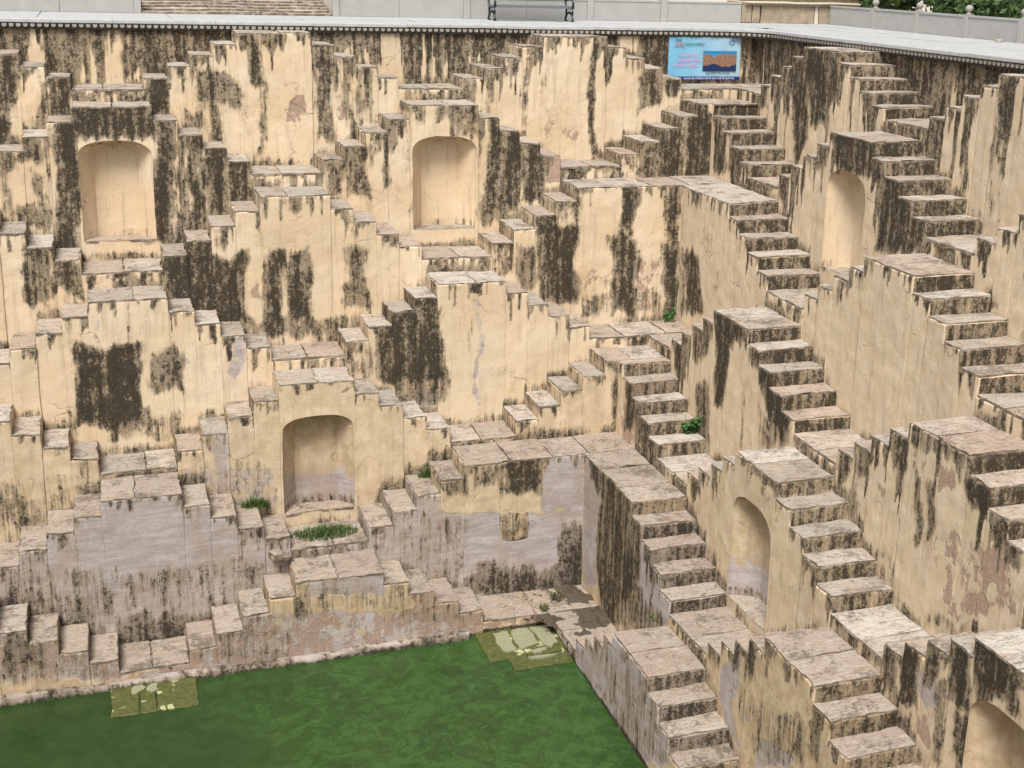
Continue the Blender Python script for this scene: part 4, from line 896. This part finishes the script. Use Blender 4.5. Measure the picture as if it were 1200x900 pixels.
# sandstone plinth of the pavilion at the corner, with moulded courses
pl = thing('pavilion_plinth', 'brown sandstone block plinth with moulded courses at the corner of the walk', 'plinth', (14.8, 3.9, DECKZ))
for a_, b_, m_ in ((13.71, 13.95, SAND), (13.97, 14.16, SAND), (14.2, 15.55, SAND), (15.57, 15.66, MORT), (15.68, 16.6, SAND)):
    P, F, R, m = rbox(lat(a_, b_, .1, 'ab'), lat(0, .9, .2, 'a'), lat(DECKZ, .45, .06, 'b'), .02, 'f t l r'); P[:, 1] += 3.86; P += wob(P)*1.4; obj('stone_block', P, F, m_, pl)
for i, (z0, z1, dy) in enumerate(((.452, .50, -.05), (.503, .55, -.10), (.553, .64, -.02), (.643, .70, -.08), (.703, .95, .05))):
    P, F, R, m = rbox(lat(13.75, 16.7, .25, 'ab'), lat(dy, .95, .3, 'a'), lat(z0, z1, .04, 'ab'), .014, 'f t l r b'); P[:, 1] += 3.86; P += wob(P); obj('moulding_course', P, F, SAND if i % 2 == 0 else MORT, pl)
# broad stone stair in the gap of the parapet
stt = thing('stone_stair', 'low broad stone stair of rough pale slabs between the grey parapets', 'stair', (2.6, 4.2, DECKZ))
for i in range(9):
    x = .70
    while x < 4.35:
        x1 = min(x+random.uniform(.8, 1.5), 4.40); zz = DECKZ+.05*(i+1)
        P, F, R, m = rbox(lat(x+.005, x1-.005, .15, 'ab'), lat(0, .34, .12, 'a'), lat(zz-.09, zz, .04, 'b'), .012); P[:, 1] += 3.86+i*.30; P += wob(P)*1.2; obj('step_slab', P, F, ST, stt); x = x1
# ground beyond the well, and under the walk
def ground(x0, x1, y0, y1, z): return box(x0, x1, y0, y1, z-.5, z)
g = MB()
for a_ in ((-900, 900, 4.0, 900), (16.0, 900, -900, 4.0), (-900, -9.0, -900, 4.0)): g.box(*a_, -.6, DECKZ-.02)
g.box(-9, 16, -900, -23.3, -.6, DECKZ-.02); structure(g.build('ground', EARTH))
t2 = MB().box(-40, .66, 4.06, 60, DECKZ-.018, .40).box(4.44, 13.6, 4.06, 60, DECKZ-.018, .42).box(.66, 4.44, 6.6, 60, DECKZ-.018, .5).build('terrace_ground', EARTH); structure(t2)
# unseen sides of the pit: plain sloping banks left and near side
sb = MB(); sb.add([(-9, -24, DECKZ), (-9, 1, DECKZ), (-5.3, 1, -4), (-5.3, -16, -9.8), (-5.3, -24, -9.8), (-9, -24, -9.8)], [(0, 1, 2, 3, 4, 5)])
structure(sb.build('pit_side', EARTH))
structure(MB().add([(-9, -14, -9.9), (16, -14, -9.9), (16, -23.4, DECKZ-.1), (-9, -23.4, DECKZ-.1)], [(0, 1, 2, 3)]).build('pit_side', EARTH))

# ------------------------------------------------------------------ water, ledge and floor of the pool
X, Y = np.linspace(-9, 12, 90), np.linspace(-22, -5.2, 80); V = [(x, y, WATERZ) for y in Y for x in X]; F = [(j*90+i, j*90+i+1, (j+1)*90+i+1, (j+1)*90+i) for j in range(79) for i in range(89)]
structure(obj('water', V, F, WAT))
structure(MB().box(-9, 12, -23, -5.2, -10.9, -10.6).build('pool_floor', MUD))
lx = lat(-3.4, 4.9, .06); P, F, R, m = rbox(lx, lat(-.10, .0, .05, 'a'), lat(-9.9, -9.255, .05, 'b'), .03)
P[:, 1] += -.03*np.clip((-9.17-P[:, 2])/.2, 0, 1); Wd = place('B', 7, P); Wd += wob(Wd)*1.5
at = np.zeros((len(P), 4)); at[:, 2] = 1.0; at[:, 3] = 1.8; at[:, 0] = np.clip(.5+.55*noise(Wd, 2.2, 9)+.35*noise(Wd, 7, 10), .0, 1); at[:, 0] = np.where(R[:, 2] < WATERZ+.035, 1.1, at[:, 0]); Wd[:, 2] += .018*noise(Wd, 4, 11)*(R[:, 2] > -9.3)
tag(obj('ledge', Wd, F, PL, None, attr=at, smooth=True), 'narrow grey lime ledge along the waterline below the broken pinkish steps', 'ledge')
# flush ochre block standing in for a square recess, its shade painted as darker colour
P, F, R, m = rbox(lat(5.63, 6.15, .05, 'ab'), lat(-.012, .05, .04, 'a'), lat(-8.17, -7.66, .05, 'ab'), .03, 'f t l r b'); Wd = place('B', 6, P); Wd += wob(Wd)*2
at = np.zeros((len(P), 4)); at[:, 0] = .58+.3*noise(Wd, 5, 3); at[:, 3] = 2.0; o_ = obj('stone_block', Wd, F, PL, TER[('B', 6)], attr=at, smooth=True); o_['label'] = 'square ochre recess in the lilac face, built as a flush darkened block'
# extra treads of the broken corner: silt patch and rubble
def rubble(c, n, r, mat, label, s=(.03, .09)):
    rt = thing('rubble_pile', label, 'rubble', c)
    for i in range(n):
        a_, q_ = random.uniform(0, 6.28), random.random()**.5*r; sx = random.uniform(*s); x, y = c[0]+math.cos(a_)*q_, c[1]+math.sin(a_)*q_*.6
        P, F, R, m = rbox(np.linspace(-sx, sx, 4), np.linspace(-sx*.8, sx*.8, 4), np.linspace(0, sx*.9, 3), sx*.25, 'f t l r k'); an = random.uniform(0, 3); P = np.stack([P[:, 0]*math.cos(an)-P[:, 1]*math.sin(an), P[:, 0]*math.sin(an)+P[:, 1]*math.cos(an), P[:, 2]], 1)+[x, y, c[2]]
        P += wob(P*3)*1.0; obj('stone', P, F, mat, rt)
rubble((5.98, -4.95, -9.14), 16, .42, SAND, 'scatter of small brown stones in the corner by the pool', (.03, .07))
rubble((1.95, -4.60, -7.96), 6, .22, ST_LOW, 'broken masonry lumps below the low arched niche steps', (.05, .12))
gx, gy = np.linspace(5.7, 7.3, 70), np.linspace(-6.35, -4.35, 86); G = np.array([(x, y, 0.) for y in gy for x in gx]); dc = np.hypot((G[:, 0]-6.95)/.62, (G[:, 1]+5.25)/.95)
G[:, 2] = -9.152+.05*(1.0-dc)+.055*noise(G, 3.2, 5)+.03*noise(G, 9, 6)+.016*noise(G, 22, 7); n_ = len(gx); F = [(j*n_+i, j*n_+i+1, (j+1)*n_+i+1, (j+1)*n_+i) for j in range(len(gy)-1) for i in range(n_-1)]
F = [f for f in F if G[f[0], 2] > -9.17]; tag(obj('silt', G, F, MUD), kind='stuff')
for w_, polys in DRYP:
    for pl_ in polys:
        pl_ = [(x+.0, y) for x, y in pl_]; fine_ = []
        for i in range(len(pl_)):
            a_, b_ = pl_[i], pl_[(i+1) % len(pl_)]
            for t_ in np.linspace(0, 1, 6, endpoint=False): fine_.append((a_[0]*(1-t_)+b_[0]*t_, a_[1]*(1-t_)+b_[1]*t_))
        fv = np.array([(x, y, 0) for x, y in fine_]); fv[:, :2] += .03*np.stack([noise(fv, 14, 1), noise(fv, 14, 2)], 1); n_ = len(fv)
        V = [(x, y, WATERZ+.046) for x, y, z in fv]+[(x, y, WATERZ+.0) for x, y, z in fv]; obj('dry_crust', V, [tuple(range(n_))]+[(i, n_+i, n_+(i+1) % n_, (i+1) % n_) for i in range(n_)], DRYC, TER[(w_, 8)])

# ------------------------------------------------------------------ banner under the coping
BX0, BX1, BZ0, BZ1, BY = 10.66, 12.26, -.975, -.115, Y0-.045
ban = thing('banner', 'light blue printed banner with a lake photo and pink Hindi lines hung under the coping', 'banner', ((BX0+BX1)/2, BY, BZ0))
def flat_mat(name, col, r=.5): n = NT(name); return n.fin(col, r, None, .3)
BLUE = NT('banner_blue'); tcx = BLUE.N.new('ShaderNodeSeparateXYZ'); BLUE.lk(BLUE.geo, tcx.inputs[0])
BLUE = BLUE.fin(BLUE.mix(BLUE.step(tcx.outputs[0], BX0, BX1), (.17, .42, .60), (.33, .50, .60)), .4, None, .4)
n_x, n_z = 24, 12; V = [(BX0+(BX1-BX0)*i/n_x, BY+.008*math.sin(i*.9)*math.cos(j*.5)-.004*j/n_z, BZ0+(BZ1-BZ0)*j/n_z) for j in range(n_z+1) for i in range(n_x+1)]
F = [(j*(n_x+1)+i, j*(n_x+1)+i+1, (j+1)*(n_x+1)+i+1, (j+1)*(n_x+1)+i) for j in range(n_z) for i in range(n_x)]
obj('sheet', V, F, BLUE, ban, smooth=True)
WF, HF = BX1-BX0, BZ1-BZ0
def bxz(u, v): return BX0+WF*u, BZ1-HF*v
def flat_rect(name, u0, v0, u1, v1, mat, dy, parent):
    x0, z0 = bxz(u0, v0); x1, z1 = bxz(u1, v1); return obj(name, [(x0, BY-dy, z0), (x1, BY-dy, z0), (x1, BY-dy, z1), (x0, BY-dy, z1)], [(3, 2, 1, 0)], mat, parent)
NAVY = flat_mat('navy_ink', (.02, .03, .16)); BLK = flat_mat('black_ink', (.02, .02, .03)); PINK = flat_mat('pink_ink', (.72, .22, .50)); WHT = flat_mat('white_ink', (.75, .78, .82)); RED = flat_mat('red_ink', (.6, .06, .05)); GRN = flat_mat('green_ink', (.02, .25, .12))
flat_rect('footer_band', 0.0, .915, 1, 1, NAVY, .017, ban)
pm = NT('lake_photo_print'); sp_ = pm.N.new('ShaderNodeSeparateXYZ'); pm.lk(pm.geo, sp_.inputs[0]); zc_ = BZ1-HF*.53
dz = pm.math('ABSOLUTE', pm.math('SUBTRACT', sp_.outputs[2], zc_)); nz_ = pm.noise(5, (1, .0, .2), 4, .6)
skyc = pm.mix(pm.step(sp_.outputs[2], zc_, BZ1-HF*.32), (.10, .30, .45), (.02, .20, .42)); wat = (.015, .03, .09)
pc = pm.mix(pm.step(sp_.outputs[2], zc_-.01, zc_+.01), wat, skyc); town = pm.mix(pm.step(pm.noise(60, (1, 0, 1), 3), .42, .6), (.10, .05, .05), (.42, .25, .15))
pc = pm.mix(pm.step(pm.math('SUBTRACT', pm.math('MULTIPLY', nz_, .22), dz), .0, .015), pc, town)
flat_rect('printed_photo', .475, .32, .945, .79, pm.fin(pc, .4, None, .3), .018, ban)
def text(body, u, v, size, mat, align='LEFT', name='lettering', shear=0.):
    cu = bpy.data.curves.new(name, 'FONT'); cu.body = body; cu.size = size; cu.align_x = align; cu.fill_mode = 'FRONT'; cu.resolution_u = 2; cu.shear = shear
    o = bpy.data.objects.new(name, cu); COL.objects.link(o); dg = bpy.context.evaluated_depsgraph_get(); me = bpy.data.meshes.new_from_object(o.evaluated_get(dg)); bpy.data.objects.remove(o)
    x, z = bxz(u, v); n = len(me.vertices); co = np.zeros(n*3); me.vertices.foreach_get('co', co); co = co.reshape(-1, 3)
    if n == 0: return
    me.vertices.foreach_set('co', np.stack([co[:, 0], 0*co[:, 0], co[:, 1]], 1).ravel()); me.materials.clear(); me.materials.append(mat)
    o = bpy.data.objects.new(name, me); COL.objects.link(o); o.location = Vector((x, BY-.02, z))-ban.location; o.parent = ban
text('जयपुर', .08, .105, .062, BLK); text('स्वच्छ', .08, .20, .078, RED); text('सर्वेक्षण', .215, .20, .078, GRN); text('2023', .375, .20, .085, BLK, shear=.2); text('मेरा शहर मेरी पहचान', .07, .245, .032, BLK)
text('नया संकल्प व', .14, .46, .082, PINK); text('प्लास्टिक बोतलें', .125, .58, .082, PINK); text('ना जमीन पर डालें', .07, .70, .082, PINK)
text('जल, केवल साफ़ कीजिए', .52, .865, .062, BLK); text('स्वच्छता हेतु नागरिक इस संदेश को ध्यान में रखें और सहयोग करें', .22, .977, .048, WHT)
lg = MB()
for r_ in (.05, .036):
    x, z = bxz(.87, .12); cyc = [(x+1.3*r_*math.cos(a_), BY-.019, z+r_*math.sin(a_)) for a_ in np.linspace(0, 2*math.pi, 20)]; lg.tube(cyc, .003, 4, False)
lg.build('round_emblem', NAVY, ban)

# ------------------------------------------------------------------ iron bench
be = thing('bench', 'black cast iron bench with grey slats on the walk, cropped by the frame', 'bench', (8.45, 3.2, DECKZ)); bx0, bx1, by = 7.60, 9.30, 3.38
for x in (bx0, bx1):
    leg = MB()
    for pts in ([(0, .0, .0), (0, -.03, .06), (0, .02, .16), (0, -.01, .26), (0, .03, .36)], [(0, .42, 0), (0, .45, .06), (0, .39, .16), (0, .41, .26), (0, .37, .36)], [(0, -.02, .37), (0, .2, .345), (0, .44, .37)], [(0, .42, .36), (0, .50, .6), (0, .56, .85)], [(0, .0, .37), (0, -.05, .5), (0, .05, .60), (0, .3, .60), (0, .47, .56)], [(0, .02, .18), (0, .2, .25), (0, .39, .18)]):
        leg.tube([(x, by-.42+p[1], DECKZ+p[2]*.76) for p in pts], .024, 8)
    for q in (0, .42): leg.box(x-.03, x+.03, by-.42+q-.04, by-.42+q+.04, DECKZ, DECKZ+.025)
    leg.build('cast_leg', IRON, be, smooth=False)
for i in range(6): MB().box(bx0-.04, bx1+.04, by-.43+i*.072, by-.43+i*.072+.058, DECKZ+(.265 if i == 0 else .28), DECKZ+.315).build('seat_slat', BENCHG, be)
for i in range(4): MB().box(bx0-.04, bx1+.04, by+.055+i*.022, by+.075+i*.022, DECKZ+.43+i*.09, DECKZ+.49+i*.09).build('back_slat', BENCHG, be)
P, F, R, m = rbox(np.linspace(-.07, .07, 5), np.linspace(-.05, .05, 5), np.linspace(0, .06, 4), .025, 'f t l r k'); P += [15.6, -3.1, DECKZ]; tag(obj('loose_stone', P, F, TRIM, smooth=True), 'small white stone lying on the walk by the ball-topped parapet', 'stone')

# ------------------------------------------------------------------ trees beyond the right parapet
def tree(c, h, r, seed, label, n=5200):
    rs = np.random.RandomState(seed); rt = thing('tree', label, 'tree', c, 'trees beyond the parapet')
    tr = MB(); tr.tube([(c[0]+.1*math.sin(i), c[1]+.1*math.cos(i*1.3), c[2]+h*.6*i/5) for i in range(6)], [.16*(1-.13*i) for i in range(6)], 8)
    cl = []
    for i in range(16):
        a_, e_ = rs.uniform(0, 6.28), rs.uniform(-.5, 1.2); d = r*rs.uniform(.35, .95); p = (c[0]+d*math.cos(a_)*math.cos(e_*.6), c[1]+d*math.sin(a_)*math.cos(e_*.6), c[2]+max(.35, h*.45+.5*h*math.sin(e_)*rs.uniform(.5, .9))); cl.append((p, r*rs.uniform(.28, .5)))
        tr.tube([(c[0], c[1], c[2]+h*.3), ((c[0]+p[0])/2, (c[1]+p[1])/2, c[2]+h*.42), p], [.07, .045, .015], 5)
    tr.build('trunk', BARK, rt)
    V = []; F = []
    for i in range(n):
        p, rr = cl[rs.randint(len(cl))]; v = rs.normal(size=3); v /= np.linalg.norm(v); q = np.array(p)+v*rr*rs.uniform(.55, 1.05)*np.array([1, 1, .75]); s_ = rs.uniform(.06, .12)
        a_ = rs.normal(size=3); a_ /= np.linalg.norm(a_); b_ = np.cross(a_, v+rs.normal(size=3)*.5); b_ /= np.linalg.norm(b_)+1e-9; k = len(V)
        V += [q-a_*s_, q+b_*s_*.45, q+a_*s_, q-b_*s_*.45]; F.append((k, k+1, k+2, k+3))
    obj('crown', V, np.array(F), LEAF, rt)
for i, (x, y, h, r, lb) in enumerate([(18.4, 2.6, 1.9, 1.7, 'dense green tree seen just beside the pavilion plinth'), (18.0, .2, 1.7, 1.5, 'low bushy green tree behind the second ball-topped post'), (18.3, -2.6, 1.8, 1.7, 'green tree reaching the top right corner behind the parapet'), (22.0, 5.0, 3.6, 3.2, 'tall dark tree standing farther back than the others'), (21.8, -.5, 3.4, 3.2, 'broad dark tree farther back on the right'), (18.3, 5.6, 1.9, 1.5, 'low tree just behind the brown plinth corner'), (20.3, -1.6, 2.3, 1.9, 'rounded green tree filling the gap behind the third ball-topped post')]):
    tree((x, y, .0), h, r, 40+i, lb, 9000)

# ------------------------------------------------------------------ grass, weeds
def tuft(c, n, r, hgt, label, mat=GRASS, cat='grass', spread=(1, .5), name='grass_tuft'):
    V = []; F = []
    for i in range(n):
        a_, q = random.uniform(0, 6.28), random.random()**.7*r; x, y = c[0]+math.cos(a_)*q*spread[0], c[1]+math.sin(a_)*q*spread[1]; h = hgt*random.uniform(.3, 1.5)*(1-.5*q/r); d = random.uniform(0, 6.28); ln = h*random.uniform(.2, .8); w_ = .008; k = len(V)
        px, py = -math.sin(d)*w_, math.cos(d)*w_
        V += [(x-px, y-py, c[2]), (x+px, y+py, c[2]), (x+math.cos(d)*ln*.4-px*.7, y+math.sin(d)*ln*.4-py*.7, c[2]+h*.6), (x+math.cos(d)*ln*.4+px*.7, y+math.sin(d)*ln*.4+py*.7, c[2]+h*.6), (x+math.cos(d)*ln, y+math.sin(d)*ln, c[2]+h)]
        F += [(k, k+1, k+3, k+2), (k+2, k+3, k+4)]
    tag(obj(name, V, F, mat, org=c), label, cat)
def weed(c, n, r, label, s=.035, mat=HERB, name='weed'):
    V = []; F = []; mb = MB()
    rt = thing(name, label, 'plant', c)
    for j in range(6):
        a_ = random.uniform(0, 6.28); tp = (c[0]+math.cos(a_)*r*.7, c[1]+math.sin(a_)*r*.7-.03, c[2]+r*random.uniform(.5, 1.3)); mb.tube([c, ((c[0]+tp[0])/2, (c[1]+tp[1])/2, c[2]+r*.6), tp], [.006, .004, .003], 4)
        for i in range(n//6):
            t = random.uniform(.3, 1.05); q = Vector(c).lerp(Vector(tp), t)+Vector([random.gauss(0, r*.18) for _ in range(3)]); a2 = Vector([random.gauss(0, 1) for _ in range(3)]).normalized(); a2.z *= .4; b2 = a2.cross(Vector((0, -.5, 1))).normalized(); k = len(V); ss = s*random.uniform(.6, 1.2)
            V += [q-a2*ss, q-a2*ss*.2+b2*ss*.55, q+a2*ss, q-a2*ss*.2-b2*ss*.55]; F.append((k, k+1, k+2, k+3))
    mb.build('stems', HERB, rt); obj('leaves', V, F, mat, rt)
tuft((1.75, -3.72, -7.42), 420, .24, .17, 'bright green grass clump at the left foot of the low arched niche')
tuft((2.80, -4.1, -7.86), 850, .55, .13, 'long strip of green grass on the landing in front of the low arched niche', spread=(1, .45))
tuft((4.62, -3.72, -7.20), 300, .17, .17, 'small green grass clump beside the pale steps near the middle')
weed((8.86, -4.99, -6.34), 260, .20, 'leafy green weed growing on the corner stairs halfway down', .05)
weed((9.66, -2.0, -5.22), 90, .16, 'small weed at the foot of the black-striped corner wall', .04)
weed((6.5, -5.0, -9.12), 120, .15, 'dry brownish weed on the silt in the corner by the pool', .03, DRY)
weed((6.2, -5.35, -9.12), 60, .12, 'small dry weed at the inner edge of the pool corner landing', .03, DRY)
weed((6.98, -8.1, -8.06), 70, .12, 'dry weed sprig on the broad platform near the pool', .025, DRY)
